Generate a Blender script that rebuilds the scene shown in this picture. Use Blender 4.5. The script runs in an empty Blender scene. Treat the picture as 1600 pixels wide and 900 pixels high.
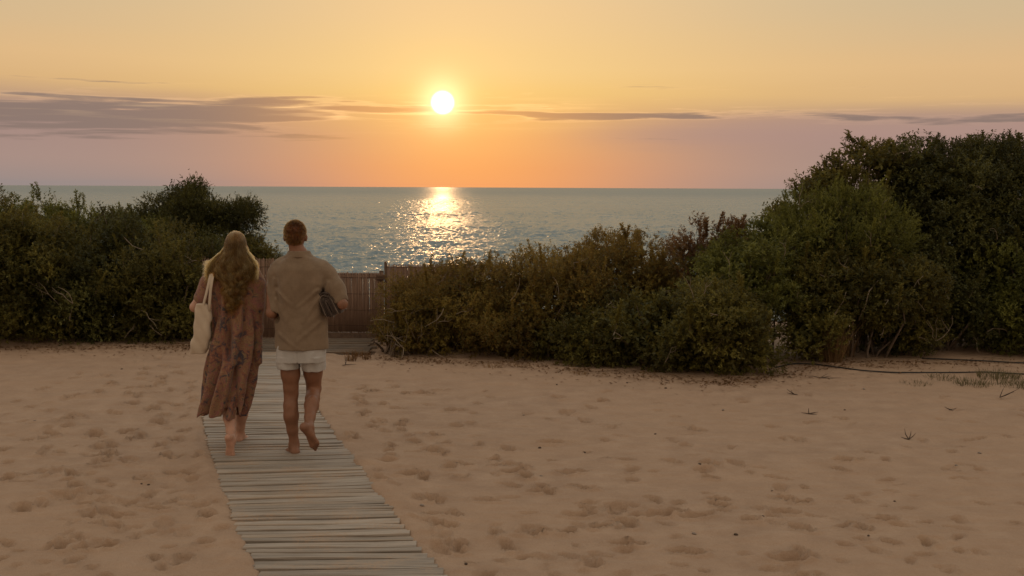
import bpy, bmesh, math, random
import numpy as np
from mathutils import Vector, Matrix

C = bpy.context.scene
COL = C.collection
rnd = random.Random(7)
RNG = np.random.default_rng(11)

def S(r, g, b):
    f = lambda v: v/12.92 if v <= 0.04045 else ((v+0.055)/1.055)**2.4
    return (f(r/255), f(g/255), f(b/255), 1.0)

# ------------------------------------------------------------------ camera
F_PX, CAM_H, PITCH, ROLL = 1750.0, 2.06, math.radians(5.13), math.radians(0.27)
cam = bpy.data.cameras.new('camera')
cam_o = bpy.data.objects.new('camera', cam)
COL.objects.link(cam_o)
cam.sensor_width = 36.0
cam.lens = 36.0*F_PX/1600
cam.clip_start, cam.clip_end = 0.1, 100000
cam_o.location = (0, 0, CAM_H)
cam_o.rotation_mode = 'XYZ'
CAM_R = Matrix.Rotation(math.radians(90)-PITCH, 3, 'X') @ Matrix.Rotation(ROLL, 3, 'Z')
cam_o.rotation_euler = CAM_R.to_euler()
C.camera = cam_o

def ray(px, py):
    v = CAM_R @ Vector(((px-800)/F_PX, -(py-450)/F_PX, -1))
    return v/v.y
def at(px, py, d):                       # a measured point of the photo at depth d metres
    v = ray(px, py)
    return np.array((v.x*d, d, CAM_H+v.z*d))
def gnd(px, py, z=0.0):
    v = ray(px, py)
    d = (z-CAM_H)/v.z
    return np.array((v.x*d, d, z))

# ------------------------------------------------------------------ sky, sun, exposure
SUN_EL, SUN_AZ = math.radians(4.25), math.radians(-3.55)
SUN_DIR = Vector((math.sin(SUN_AZ)*math.cos(SUN_EL), math.cos(SUN_AZ)*math.cos(SUN_EL), math.sin(SUN_EL)))
C.view_settings.view_transform = 'Standard'
C.view_settings.look = 'None'
C.view_settings.exposure = 0.0
C.view_settings.gamma = 1.0
C.render.engine = 'CYCLES'
C.cycles.max_bounces = 6
C.cycles.diffuse_bounces = 3
C.cycles.glossy_bounces = 2
C.cycles.transmission_bounces = 4
C.cycles.transparent_max_bounces = 8
C.cycles.sample_clamp_indirect = 3.0
C.cycles.caustics_reflective = False
C.cycles.caustics_refractive = False
C.cycles.use_denoising = True

class NT:
    def __init__(s, tree): s.t = tree
    def node(s, kind, **kw):
        n = s.t.nodes.new(kind)
        for k, v in kw.items(): setattr(n, k, v)
        return n
    def put(s, sock, v):
        if isinstance(v, bpy.types.NodeSocket): s.t.links.new(v, sock)
        else: sock.default_value = v
    def m(s, op, a, b=None, c=None, clamp=False):
        n = s.node('ShaderNodeMath', operation=op, use_clamp=clamp)
        s.put(n.inputs[0], a)
        if b is not None: s.put(n.inputs[1], b)
        if c is not None: s.put(n.inputs[2], c)
        return n.outputs[0]
    def vec(s, x, y, z=0.0):
        n = s.node('ShaderNodeCombineXYZ')
        for i, v in enumerate((x, y, z)): s.put(n.inputs[i], v)
        return n.outputs[0]
    def noise(s, v, scale, detail=4, rough=.5, dist=0.0):
        n = s.node('ShaderNodeTexNoise')
        if v is not None: s.put(n.inputs['Vector'], v)
        n.inputs['Scale'].default_value = scale; n.inputs['Detail'].default_value = detail
        n.inputs['Roughness'].default_value = rough; n.inputs['Distortion'].default_value = dist
        return n.outputs['Fac']
    def ramp(s, f, stops, interp='LINEAR'):
        n = s.node('ShaderNodeValToRGB')
        cr = n.color_ramp; cr.interpolation = interp
        while len(cr.elements) < len(stops): cr.elements.new(0.5)
        for e, (p, c) in zip(cr.elements, stops):
            e.position = p; e.color = c if len(c) == 4 else (*c, 1)
        s.put(n.inputs[0], f)
        return n.outputs[0]
    def mix(s, f, a, b, mode='MIX'):
        n = s.node('ShaderNodeMix', data_type='RGBA', blend_type=mode)
        s.put(n.inputs[0], f); s.put(n.inputs[6], a); s.put(n.inputs[7], b)
        return n.outputs[2]
    def rng(s, v, a, b, c=0.0, d=1.0, kind='SMOOTHSTEP'):
        n = s.node('ShaderNodeMapRange', interpolation_type=kind)
        for i, q in enumerate((v, a, b, c, d)): s.put(n.inputs[i], q)
        return n.outputs[0]
    def gauss(s, v, sig):
        q = s.m('DIVIDE', v, sig); q = s.m('MULTIPLY', q, q)
        return s.m('EXPONENT', s.m('MULTIPLY', q, -1.0))

world = bpy.data.worlds.new('World'); C.world = world; world.use_nodes = True
w = NT(world.node_tree); world.node_tree.nodes.clear()
gen = w.node('ShaderNodeTexCoord').outputs['Generated']
sp = w.node('ShaderNodeSeparateXYZ'); w.put(sp.inputs[0], gen)
vx, vy, vz = sp.outputs
el = w.m('MULTIPLY', w.m('ARCSINE', vz), 57.2958)
az = w.m('MULTIPLY', w.m('ARCTAN2', vx, vy), 57.2958)
da = w.m('SUBTRACT', az, math.degrees(SUN_AZ))
ada = w.m('ABSOLUTE', da)
streak = w.noise(w.vec(w.m('MULTIPLY', az, .13), w.m('MULTIPLY', el, 2.3)), 1.0, 8, .58, .3)
soft = w.noise(w.vec(w.m('MULTIPLY', az, .04), w.m('MULTIPLY', el, .55), 3.0), 1.0, 3, .5)
el_w = w.m('ADD', el, w.m('MULTIPLY', w.m('SUBTRACT', soft, .5), 1.1))
el_w = w.m('ADD', el_w, w.m('MULTIPLY', da, .012))
T = w.m('POWER', w.m('DIVIDE', w.m('MAXIMUM', el_w, 0.0), 90.0, clamp=True), .5)
p = lambda e: math.sqrt(e/90)
UP = [(p(24), S(216, 217, 213)), (p(42), S(226, 222, 215)), (p(90), S(228, 216, 199))]
centre = w.ramp(T, [(0, S(244, 160, 100)), (p(1), S(247, 166, 97)), (p(2.4), S(248, 176, 103)), (p(3.6), S(249, 188, 110)),
                    (p(4.6), S(249, 202, 122)), (p(6), S(248, 206, 136)), (p(9), S(243, 203, 146)), (p(15), S(222, 201, 165))] + UP)
side = w.ramp(T, [(0, S(152, 138, 134)), (p(1.2), S(168, 142, 132)), (p(2.8), S(166, 138, 129)), (p(3.7), S(178, 146, 126)), (p(4.7), S(216, 176, 126)),
                  (p(6), S(222, 183, 134)), (p(9), S(207, 183, 146)), (p(15), S(200, 188, 164))] + UP)
back = w.ramp(T, [(0, S(150, 132, 124)), (p(5), S(198, 168, 144)), (p(12), S(214, 184, 156)), (p(24), S(218, 194, 165)), (p(42), S(224, 206, 182)), (p(90), S(228, 216, 199))])
wc = w.gauss(w.m('SUBTRACT', da, 1.5), w.rng(el, 2.0, 6.0, 10.0, 14.0))
col = w.mix(wc, side, centre)
col = w.mix(w.rng(ada, 35.0, 110.0), col, back)
# high sky: the physical sky takes over
nish = w.node('ShaderNodeTexSky', sky_type='NISHITA', sun_disc=False, sun_elevation=SUN_EL, sun_rotation=SUN_AZ)
nish.dust_density = 1.0
nsc = w.node('ShaderNodeVectorMath', operation='SCALE'); w.put(nsc.inputs[0], nish.outputs[0]); nsc.inputs[3].default_value = .12
col = w.mix(w.rng(el, 14.0, 45.0, 0.0, .2), col, nsc.outputs[0])
def add(colr, fac, rgb):
    n = w.node('ShaderNodeVectorMath', operation='SCALE'); n.inputs[0].default_value = rgb; w.put(n.inputs[3], fac)
    a = w.node('ShaderNodeVectorMath', operation='ADD'); w.put(a.inputs[0], colr); w.put(a.inputs[1], n.outputs[0])
    return a.outputs[0]
# long flat clouds
bank = w.m('MULTIPLY', w.gauss(w.m('SUBTRACT', w.m('ADD', el, w.m('MULTIPLY', w.m('SUBTRACT', streak, .5), .9)), 2.75), .75), w.rng(az, 0.0, 11.0, 0.0, .60))
col = w.mix(bank, col, S(176, 143, 132))
taper = w.rng(az, -13.0, -6.0, 1.0, 0.0)
band = w.m('MULTIPLY', w.gauss(w.m('SUBTRACT', w.m('ADD', el, w.m('MULTIPLY', az, -.016)), 3.72), .68), taper)
thin = w.m('MULTIPLY', w.gauss(w.m('SUBTRACT', w.m('ADD', el, w.m('MULTIPLY', da, .02)), 3.80), w.rng(da, 2.0, 16.0, .16, .26)), w.m('ADD', .45, w.m('MULTIPLY', w.gauss(da, 11.0), .36)))
low = w.m('MULTIPLY', w.gauss(w.m('SUBTRACT', el, 2.45), .42), w.m('MULTIPLY', w.rng(az, -12.0, -5.0, 1.0, 0.0), .42))
cover = w.m('ADD', w.m('MAXIMUM', w.m('MAXIMUM', band, thin), low), w.m('MULTIPLY', w.m('SUBTRACT', streak, .5), 2.6))
cmask = w.m('MULTIPLY', w.rng(cover, .26, .64), .90)
cmask = w.m('MULTIPLY', cmask, w.rng(el, 1.6, 2.4))
cmask = w.m('MULTIPLY', cmask, w.rng(el, 5.4, 4.8))
lit = w.m('MULTIPLY', w.m('MULTIPLY', w.rng(cover, .16, .30), w.rng(cover, .52, .34)), w.m('MULTIPLY', w.gauss(w.m('SUBTRACT', el, 3.9), .8), w.gauss(da, 22.0)))
col = add(col, lit, (.16, .095, .05))
ccol = w.mix(w.gauss(da, 8.0), S(139, 119, 110), S(232, 165, 98))
col = w.mix(cmask, col, ccol)
edge = w.m('MULTIPLY', w.rng(w.noise(w.vec(w.m('MULTIPLY', az, .16), w.m('MULTIPLY', el, 3.2), 8.0), 1.0, 5, .55), .5, .68),
           w.m('MULTIPLY', w.gauss(w.m('SUBTRACT', el, 3.75), .55), w.m('ADD', w.gauss(ada, 7.0), w.m('MULTIPLY', w.gauss(w.m('ADD', da, 13.0), 9.0), .45))))
col = add(col, edge, (.34, .22, .09))
# the glow round the sun, and its disc
dt = w.node('ShaderNodeVectorMath', operation='DOT_PRODUCT'); w.put(dt.inputs[0], gen); dt.inputs[1].default_value = SUN_DIR
sa = w.m('MULTIPLY', w.m('ARCCOSINE', w.m('MINIMUM', dt.outputs['Value'], 1.0)), 57.2958)
col = add(col, w.m('EXPONENT', w.m('MULTIPLY', sa, -.42)), (.30, .17, .04))
col = add(col, w.gauss(sa, 1.1), (.60, .50, .32))
col = add(col, w.rng(sa, .66, .34), (3.0, 2.8, 2.3))
bg = w.node('ShaderNodeBackground'); w.put(bg.inputs[0], col); bg.inputs[1].default_value = 1.0
wo = w.node('ShaderNodeOutputWorld'); w.t.links.new(bg.outputs[0], wo.inputs[0])

sun = bpy.data.lights.new('sun', 'SUN'); sun.energy = .06; sun.angle = math.radians(.55); sun.color = (1.0, .55, .24)
sun_o = bpy.data.objects.new('sun', sun); COL.objects.link(sun_o)
sun_o.rotation_mode = 'QUATERNION'; sun_o.rotation_quaternion = (-SUN_DIR).to_track_quat('-Z', 'Y')
sun_o.location = (0, 30, 30)

# ------------------------------------------------------------------ helpers
def wpos(o):
    q = np.zeros(3)
    while o is not None: q = q+np.array(o.location); o = o.parent
    return q

def mesh_obj(name, verts, faces, mat, parent=None, smooth=False, loc=None, quads=True):
    """verts in world metres (numpy); faces (n,3) or (n,4) array or list; made relative to the parent or to loc"""
    verts = np.asarray(verts, float)
    off = wpos(parent) if parent is not None else (np.zeros(3) if loc is None else np.asarray(loc, float))
    me = bpy.data.meshes.new(name)
    if isinstance(faces, np.ndarray):
        n, k = faces.shape
        me.vertices.add(len(verts)); me.vertices.foreach_set('co', (verts-off).astype(np.float32).ravel())
        me.loops.add(n*k); me.loops.foreach_set('vertex_index', faces.astype(np.int32).ravel())
        me.polygons.add(n)
        me.polygons.foreach_set('loop_start', np.arange(0, n*k, k, dtype=np.int32))
        me.update(calc_edges=True)
    else:
        me.from_pydata([tuple(v) for v in (verts-off)], [], [tuple(f) for f in faces])
    if smooth: me.polygons.foreach_set('use_smooth', np.ones(len(me.polygons), bool))
    me.materials.append(mat)
    o = bpy.data.objects.new(name, me); COL.objects.link(o)
    if parent is not None: o.parent = parent
    elif loc is not None: o.location = loc
    return o

def tag(o, label=None, cat=None, group=None, kind=None):
    if label: o['label'] = label
    if cat: o['category'] = cat
    if group: o['group'] = group
    if kind: o['kind'] = kind
    return o

def thing(name, loc, label, cat, group=None):
    o = bpy.data.objects.new(name, None); COL.objects.link(o); o.location = tuple(loc); o.empty_display_size = .1
    return tag(o, label, cat, group)

class MB:
    """collects simple shapes"""
    def __init__(s): s.v, s.f = [], []
    def add(s, v, f):
        o = len(s.v); s.v += [tuple(q) for q in v]; s.f += [tuple(i+o for i in q) for q in f]
    def box(s, c, h, rz=0.0, bev=0.0):
        cx, cy, cz = c; ca, sa_ = math.cos(rz), math.sin(rz)
        P = []
        for z in (-1, 1):
            for x, y in ((-1, -1), (1, -1), (1, 1), (-1, 1)):
                X, Y = x*h[0], y*h[1]
                P.append((cx+X*ca-Y*sa_, cy+X*sa_+Y*ca, cz+z*h[2]))
        s.add(P, [(3, 2, 1, 0), (4, 5, 6, 7), (0, 1, 5, 4), (1, 2, 6, 5), (2, 3, 7, 6), (3, 0, 4, 7)])
    def tube(s, pts, radii, n=6, caps=True):
        pts = [Vector(q) for q in pts]
        if not hasattr(radii, '__len__'): radii = [radii]*len(pts)
        rings = []
        ref = Vector((.31, .22, .92))
        for i, q in enumerate(pts):
            t = (pts[min(i+1, len(pts)-1)]-pts[max(i-1, 0)]).normalized()
            u = t.cross(ref)
            if u.length < .1: u = t.cross(Vector((1, 0, 0)))
            u.normalize(); v = t.cross(u)
            rings.append([q+(u*math.cos(a)+v*math.sin(a))*radii[i] for a in [2*math.pi*k/n for k in range(n)]])
        V = [x for r in rings for x in r]; Fc = []
        for i in range(len(pts)-1):
            for k in range(n):
                Fc.append((i*n+k, i*n+(k+1) % n, (i+1)*n+(k+1) % n, (i+1)*n+k))
        if caps:
            Fc.append(tuple(range(n-1, -1, -1))); Fc.append(tuple((len(pts)-1)*n+k for k in range(n)))
        s.add(V, Fc)
    def build(s, name, mat, parent=None, smooth=False, loc=None):
        return mesh_obj(name, np.array(s.v), s.f, mat, parent, smooth, loc)

def vnoise(x, y, scale, seed):
    x = np.asarray(x)*scale; y = np.asarray(y)*scale
    xi = np.floor(x).astype(np.int64); yi = np.floor(y).astype(np.int64)
    fx = x-xi; fy = y-yi
    fx = fx*fx*fx*(fx*(fx*6-15)+10); fy = fy*fy*fy*(fy*(fy*6-15)+10)
    def h(a, b):
        n = (a*374761393+b*668265263+seed*1442695041) & 0xFFFFFFFF
        n = ((n ^ (n >> 13))*1274126177) & 0xFFFFFFFF
        return ((n ^ (n >> 16)) & 0xFFFF)/65535.0
    return ((h(xi, yi)*(1-fx)+h(xi+1, yi)*fx)*(1-fy)+(h(xi, yi+1)*(1-fx)+h(xi+1, yi+1)*fx)*fy)*2-1

# ------------------------------------------------------------------ materials
def mat(name):
    m = bpy.data.materials.new(name); m.use_nodes = True
    t = NT(m.node_tree); b = m.node_tree.nodes['Principled BSDF']
    return m, t, b
def objco(t): return t.node('ShaderNodeTexCoord').outputs['Object']
def geopos(t): return t.node('ShaderNodeNewGeometry').outputs['Position']
def bump(t, b, h, strength=.3, dist=.01):
    n = t.node('ShaderNodeBump'); n.inputs['Strength'].default_value = strength; n.inputs['Distance'].default_value = dist
    t.put(n.inputs['Height'], h); t.put(b.inputs['Normal'], n.outputs[0])

def m_sand():
    m, t, b = mat('sand'); P = geopos(t)
    big = t.noise(P, .55, 3); mid = t.noise(P, 4.0, 5, .6); fine = t.noise(P, 260.0, 2)
    c = t.ramp(mid, [(.25, (.315, .216, .150)), (.5, (.368, .257, .180)), (.78, (.430, .308, .220))])
    c = t.mix(t.rng(big, .35, .7), c, t.mix(.5, c, (.395, .270, .182, 1)))
    grain = t.ramp(fine, [(.3, (.80, .78, .75)), (.55, (1, 1, 1)), (.8, (1.12, 1.12, 1.1))])
    c = t.mix(1.0, c, grain, 'MULTIPLY')
    v = t.node('ShaderNodeTexVoronoi'); t.put(v.inputs['Vector'], P); v.inputs['Scale'].default_value = 26.0
    spk = t.m('MULTIPLY', t.rng(v.outputs['Distance'], .10, .05), t.rng(t.noise(P, 2.2, 2), .54, .66))
    c = t.mix(t.m('MULTIPLY', spk, .75), c, (.10, .065, .04, 1))
    t.put(b.inputs['Base Color'], c); b.inputs['Roughness'].default_value = .95; b.inputs['Specular IOR Level'].default_value = .15
    h = t.m('ADD', t.m('MULTIPLY', t.noise(P, 22.0, 4, .6), .6), t.m('MULTIPLY', fine, .12))
    bump(t, b, h, .8, .025)
    return m
def m_wood(tone=1.0):
    m, t, b = mat('weathered plank wood'); O = objco(t)
    oi = t.node('ShaderNodeObjectInfo'); r = oi.outputs['Random']
    sp_ = t.node('ShaderNodeSeparateXYZ'); t.put(sp_.inputs[0], O)
    gv = t.vec(t.m('ADD', t.m('MULTIPLY', sp_.outputs[0], 2.2), t.m('MULTIPLY', r, 90.0)), t.m('MULTIPLY', sp_.outputs[1], 60.0), t.m('MULTIPLY', sp_.outputs[2], 60.0))
    g = t.noise(gv, 1.0, 6, .62, .4); g2 = t.noise(gv, .22, 3)
    c = t.ramp(g, [(.25, (.140, .115, .092)), (.48, (.325, .275, .225)), (.75, (.495, .43, .362))])
    c = t.mix(t.rng(r, 0.0, 1.0, .0, .8, 'LINEAR'), c, t.mix(.65, c, (.13, .11, .088, 1)))
    c = t.mix(t.m('MULTIPLY', t.rng(g2, .5, .75), .55), c, (.36, .27, .19, 1))
    P_ = geopos(t); dust = t.m('MULTIPLY', t.rng(t.noise(P_, 2.6, 4, .65), .46, .68), t.rng(t.noise(P_, 55.0, 3), .35, .6))
    c = t.mix(t.m('MULTIPLY', dust, .75), c, (.37, .255, .17, 1))      # sand trodden onto the boards
    if tone != 1.0: c = t.mix(1.0, c, (tone, tone*.94, tone*.88, 1), 'MULTIPLY')
    t.put(b.inputs['Base Color'], c); t.put(b.inputs['Roughness'], t.rng(g, .2, .8, .5, .72, 'LINEAR')); b.inputs['Specular IOR Level'].default_value = .22
    bump(t, b, g, .8, .008)
    return m
def m_plain(name, c, rough=.8, var=.15, scale=30.0, bs=.2, bd=.004, spec=.3):
    m, t, b = mat(name); O = objco(t)
    n = t.noise(O, scale, 5, .6)
    lo = tuple(q*(1-var) for q in c); hi = tuple(min(1, q*(1+var)) for q in c)
    t.put(b.inputs['Base Color'], t.ramp(n, [(.3, lo), (.7, hi)])); b.inputs['Roughness'].default_value = rough
    b.inputs['Specular IOR Level'].default_value = spec
    bump(t, b, n, bs, bd)
    return m
def m_leaf(name, dark, mid, light, trans=.35, warm=(.30, .20, .04)):
    m, t, b = mat(name)
    at_ = t.node('ShaderNodeAttribute', attribute_name='rnd').outputs['Fac']
    cl = t.noise(objco(t), 2.6, 3)
    f = t.m('ADD', t.m('MULTIPLY', at_, .6), t.m('MULTIPLY', cl, .55))
    c = t.ramp(f, [(.25, dark), (.55, mid), (.85, light)])
    t.put(b.inputs['Base Color'], c); b.inputs['Roughness'].default_value = .55; b.inputs['Specular IOR Level'].default_value = .3
    tr = t.node('ShaderNodeBsdfTranslucent'); t.put(tr.inputs[0], t.mix(.6, c, (*warm, 1)))
    ms = t.node('ShaderNodeMixShader'); ms.inputs[0].default_value = trans
    t.t.links.new(b.outputs[0], ms.inputs[1]); t.t.links.new(tr.outputs[0], ms.inputs[2])
    t.t.links.new(ms.outputs[0], t.t.nodes['Material Output'].inputs[0])
    return m
def m_cloth(name, lo, hi, scale=14.0, weave=900.0, trans=.12, rough=.9):
    m, t, b = mat(name); O = objco(t)
    n = t.noise(O, scale, 4, .6)
    sp_ = t.node('ShaderNodeSeparateXYZ'); t.put(sp_.inputs[0], O)
    th = t.noise(t.vec(t.m('MULTIPLY', sp_.outputs[0], 420.0), t.m('MULTIPLY', sp_.outputs[1], 60.0), t.m('MULTIPLY', sp_.outputs[2], 24.0)), 1.0, 2)
    tw = t.noise(t.vec(t.m('MULTIPLY', sp_.outputs[0], 24.0), t.m('MULTIPLY', sp_.outputs[1], 24.0), t.m('MULTIPLY', sp_.outputs[2], 420.0)), 1.0, 2)
    f = t.m('ADD', t.m('MULTIPLY', n, .5), t.m('MULTIPLY', t.m('ADD', th, tw), .25))
    t.put(b.inputs['Base Color'], t.ramp(f, [(.3, lo), (.7, hi)])); b.inputs['Roughness'].default_value = rough
    b.inputs['Specular IOR Level'].default_value = .15; b.inputs['Sheen Weight'].default_value = .15
    bump(t, b, t.m('ADD', th, tw), .35, .0015)
    if trans:
        tr = t.node('ShaderNodeBsdfTranslucent'); tr.inputs[0].default_value = (*hi, 1)
        ms = t.node('ShaderNodeMixShader'); ms.inputs[0].default_value = trans
        t.t.links.new(b.outputs[0], ms.inputs[1]); t.t.links.new(tr.outputs[0], ms.inputs[2])
        t.t.links.new(ms.outputs[0], t.t.nodes['Material Output'].inputs[0])
    return m
def m_dress():
    m, t, b = mat('patterned dress fabric'); O = objco(t)
    wob = t.node('ShaderNodeTexNoise'); t.put(wob.inputs['Vector'], O); wob.inputs['Scale'].default_value = 9.0; wob.inputs['Detail'].default_value = 2
    sc = t.node('ShaderNodeVectorMath', operation='SCALE'); t.put(sc.inputs[0], wob.outputs['Color']); sc.inputs[3].default_value = .16
    ad = t.node('ShaderNodeVectorMath', operation='ADD'); t.put(ad.inputs[0], O); t.put(ad.inputs[1], sc.outputs[0])
    big = t.noise(ad.outputs[0], 9.5, 4, .62); big2 = t.noise(ad.outputs[0], 21.0, 3, .6)
    base = t.ramp(big, [(.32, (.070, .064, .084)), (.40, (.095, .066, .068)), (.46, (.26, .105, .070)), (.53, (.27, .165, .085)), (.59, (.275, .110, .100)), (.66, (.235, .155, .085)), (.74, (.115, .105, .115))])
    oth = t.ramp(big2, [(.35, (.060, .054, .068)), (.48, (.29, .185, .095)), (.58, (.225, .090, .078)), (.7, (.125, .120, .095))])
    v0 = t.node('ShaderNodeTexVoronoi', feature='F1'); t.put(v0.inputs['Vector'], ad.outputs[0]); v0.inputs['Scale'].default_value = 20.0
    pat = t.mix(t.rng(v0.outputs['Distance'], .30, .42), oth, base)
    v = t.node('ShaderNodeTexVoronoi', feature='F1'); t.put(v.inputs['Vector'], ad.outputs[0]); v.inputs['Scale'].default_value = 75.0
    dots = t.rng(v.outputs['Distance'], .34, .22)
    pat = t.mix(t.m('MULTIPLY', dots, t.m('MULTIPLY', t.rng(big2, .36, .56), .75)), pat, (.33, .21, .13, 1))
    lines = t.rng(t.m('SINE', t.m('MULTIPLY', v0.outputs['Distance'], 34.0)), .55, .95)
    pat = t.mix(t.m('MULTIPLY', lines, .35), pat, (.035, .030, .042, 1))
    t.put(b.inputs['Base Color'], pat); b.inputs['Roughness'].default_value = .75; b.inputs['Specular IOR Level'].default_value = .2
    b.inputs['Sheen Weight'].default_value = .2
    bump(t, b, t.noise(O, 160.0, 2), .15, .002)
    tr = t.node('ShaderNodeBsdfTranslucent'); t.put(tr.inputs[0], pat)
    ms = t.node('ShaderNodeMixShader'); ms.inputs[0].default_value = .15
    t.t.links.new(b.outputs[0], ms.inputs[1]); t.t.links.new(tr.outputs[0], ms.inputs[2])
    t.t.links.new(ms.outputs[0], t.t.nodes['Material Output'].inputs[0])
    return m
def m_skin(name, c):
    m, t, b = mat(name); O = objco(t)
    n = t.noise(O, 18.0, 4)
    t.put(b.inputs['Base Color'], t.ramp(n, [(.3, tuple(q*.86 for q in c)), (.7, tuple(q*1.1 for q in c))]))
    b.inputs['Roughness'].default_value = .5; b.inputs['Specular IOR Level'].default_value = .35
    b.inputs['Subsurface Weight'].default_value = .15; b.inputs['Subsurface Radius'].default_value = (.012, .005, .003); b.inputs['Subsurface Scale'].default_value = 1.0
    bump(t, b, t.noise(O, 220.0, 3), .12, .002)
    return m
def m_hair(name, melanin, red, rough=.35):
    m = bpy.data.materials.new(name); m.use_nodes = True; nt = m.node_tree; nt.nodes.clear()
    h = nt.nodes.new('ShaderNodeBsdfHairPrincipled'); h.parametrization = 'MELANIN'
    h.inputs['Melanin'].default_value = melanin; h.inputs['Melanin Redness'].default_value = red
    at_ = nt.nodes.new('ShaderNodeAttribute'); at_.attribute_name = 'tone'
    mr = nt.nodes.new('ShaderNodeMapRange'); mr.inputs[3].default_value = melanin*.55; mr.inputs[4].default_value = melanin*1.6
    nt.links.new(at_.outputs['Fac'], mr.inputs[0]); nt.links.new(mr.outputs[0], h.inputs['Melanin'])
    h.inputs['Roughness'].default_value = rough; h.inputs['Random Color'].default_value = .45; h.inputs['IOR'].default_value = 1.32
    o = nt.nodes.new('ShaderNodeOutputMaterial'); nt.links.new(h.outputs[0], o.inputs[0])
    return m
def m_sea():
    m, t, b = mat('sea water'); P = geopos(t)
    sp_ = t.node('ShaderNodeSeparateXYZ'); t.put(sp_.inputs[0], P)
    n1 = t.noise(t.vec(t.m('MULTIPLY', sp_.outputs[0], .8), t.m('MULTIPLY', sp_.outputs[1], 1.2)), 1.1, 6, .62)
    n2 = t.noise(P, .035, 3)
    t.put(b.inputs['Base Color'], t.mix(t.rng(n2, .35, .65), (.07, .12, .13, 1), (.10, .15, .16, 1)))
    t.put(b.inputs['Roughness'], t.rng(sp_.outputs[1], 60.0, 1800.0, .22, .34)); b.inputs['IOR'].default_value = 1.333; b.inputs['Specular IOR Level'].default_value = .5
    bump(t, b, n1, .7, .4)
    df = t.node('ShaderNodeBsdfDiffuse'); df.inputs[0].default_value = (.21, .25, .26, 1)     # silt in the shallow water scatters light back
    ms = t.node('ShaderNodeMixShader'); ms.inputs[0].default_value = .22
    t.t.links.new(b.outputs[0], ms.inputs[1]); t.t.links.new(df.outputs[0], ms.inputs[2])
    t.t.links.new(ms.outputs[0], t.t.nodes['Material Output'].inputs[0])
    return m
def m_reed():
    m, t, b = mat('dry reed'); O = objco(t)
    sp_ = t.node('ShaderNodeSeparateXYZ'); t.put(sp_.inputs[0], O)
    n = t.noise(t.vec(t.m('MULTIPLY', sp_.outputs[0], 75.0), t.m('MULTIPLY', sp_.outputs[1], 75.0), t.m('MULTIPLY', sp_.outputs[2], 3.0)), 1.0, 3, .6)
    c = t.ramp(n, [(.25, (.175, .108, .076)), (.5, (.285, .185, .132)), (.78, (.40, .272, .20))])
    t.put(b.inputs['Base Color'], c); b.inputs['Roughness'].default_value = .7; b.inputs['Specular IOR Level'].default_value = .3
    tr = t.node('ShaderNodeBsdfTranslucent'); tr.inputs[0].default_value = (.45, .24, .12, 1)
    ms = t.node('ShaderNodeMixShader'); ms.inputs[0].default_value = .14
    t.t.links.new(b.outputs[0], ms.inputs[1]); t.t.links.new(tr.outputs[0], ms.inputs[2])
    t.t.links.new(ms.outputs[0], t.t.nodes['Material Output'].inputs[0])
    return m

M = dict(sand=m_sand(), wood=m_wood(), old_wood=m_wood(.5), sea=m_sea(), reed=m_reed(), dress=m_dress())
M['post'] = m_plain('old fence timber', (.13, .085, .06), .85, .3, 22.0, .4, .006)
M['wire'] = m_plain('rusty wire', (.09, .055, .04), .7, .2, 60.0)
M['hose'] = m_plain('black hose rubber', (.018, .018, .018), .55, .2, 40.0)
M['bark'] = m_plain('grey brown bark', (.15, .115, .085), .9, .35, 26.0, .6, .01)
M['twig'] = m_plain('dry dark twig', (.07, .048, .034), .9, .35, 40.0, .4, .005)
M['pale_twig'] = m_plain('bleached twig', (.26, .21, .155), .9, .3, 40.0, .4, .005)
M['stone'] = m_plain('pebble', (.22, .18, .15), .8, .3, 30.0, .3, .004)
M['leaf_dark'] = m_leaf('dark evergreen leaf', (.018, .022, .007), (.050, .056, .015), (.165, .165, .042), .32, (.16, .11, .02))
M['leaf_olive'] = m_leaf('olive leaf', (.022, .025, .007), (.076, .078, .019), (.255, .235, .054), .42)
M['leaf_green'] = m_leaf('fresh green leaf', (.025, .031, .008), (.086, .098, .021), (.27, .275, .060), .42, (.26, .22, .04))
M['leaf_glare_brown'] = m_leaf('brown leaf with painted glare', (.034, .033, .009), (.112, .100, .024), (.31, .255, .055), .50, (.42, .20, .05))  # warm sun glare put into the leaf colour; the dry shrub is simply brown
M['leaf_rust'] = m_leaf('dry rusty leaf', (.045, .028, .013), (.095, .058, .025), (.17, .11, .045), .40, (.45, .2, .07))
M['straw'] = m_leaf('dry straw', (.11, .065, .03), (.19, .12, .055), (.30, .20, .10), .3, (.5, .3, .12))
M['drygrass'] = m_leaf('dry grey green grass', (.05, .05, .025), (.10, .095, .05), (.17, .15, .08), .3, (.3, .22, .08))
M['shirt'] = m_cloth('brown linen', (.175, .126, .084), (.285, .212, .146))
M['shorts'] = m_cloth('pale cotton', (.37, .36, .345), (.50, .48, .46), trans=.05)
M['canvas'] = m_cloth('natural canvas', (.47, .385, .295), (.61, .515, .40), trans=.10)
M['towel'] = m_cloth('dark towel', (.045, .033, .027), (.095, .070, .056), 40.0, trans=0)
M['stripe'] = m_cloth('pale towel stripe', (.22, .175, .14), (.34, .27, .215), 40.0, trans=0)
M['skin_m'] = m_skin('tanned skin', (.22, .105, .060))
M['skin_w'] = m_skin('fair skin', (.44, .25, .175))
M['hair_w'] = m_hair('long brown hair', .22, 1.0, .38)
M['hair_m'] = m_hair('greying hair', .48, .0, .55)

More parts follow.
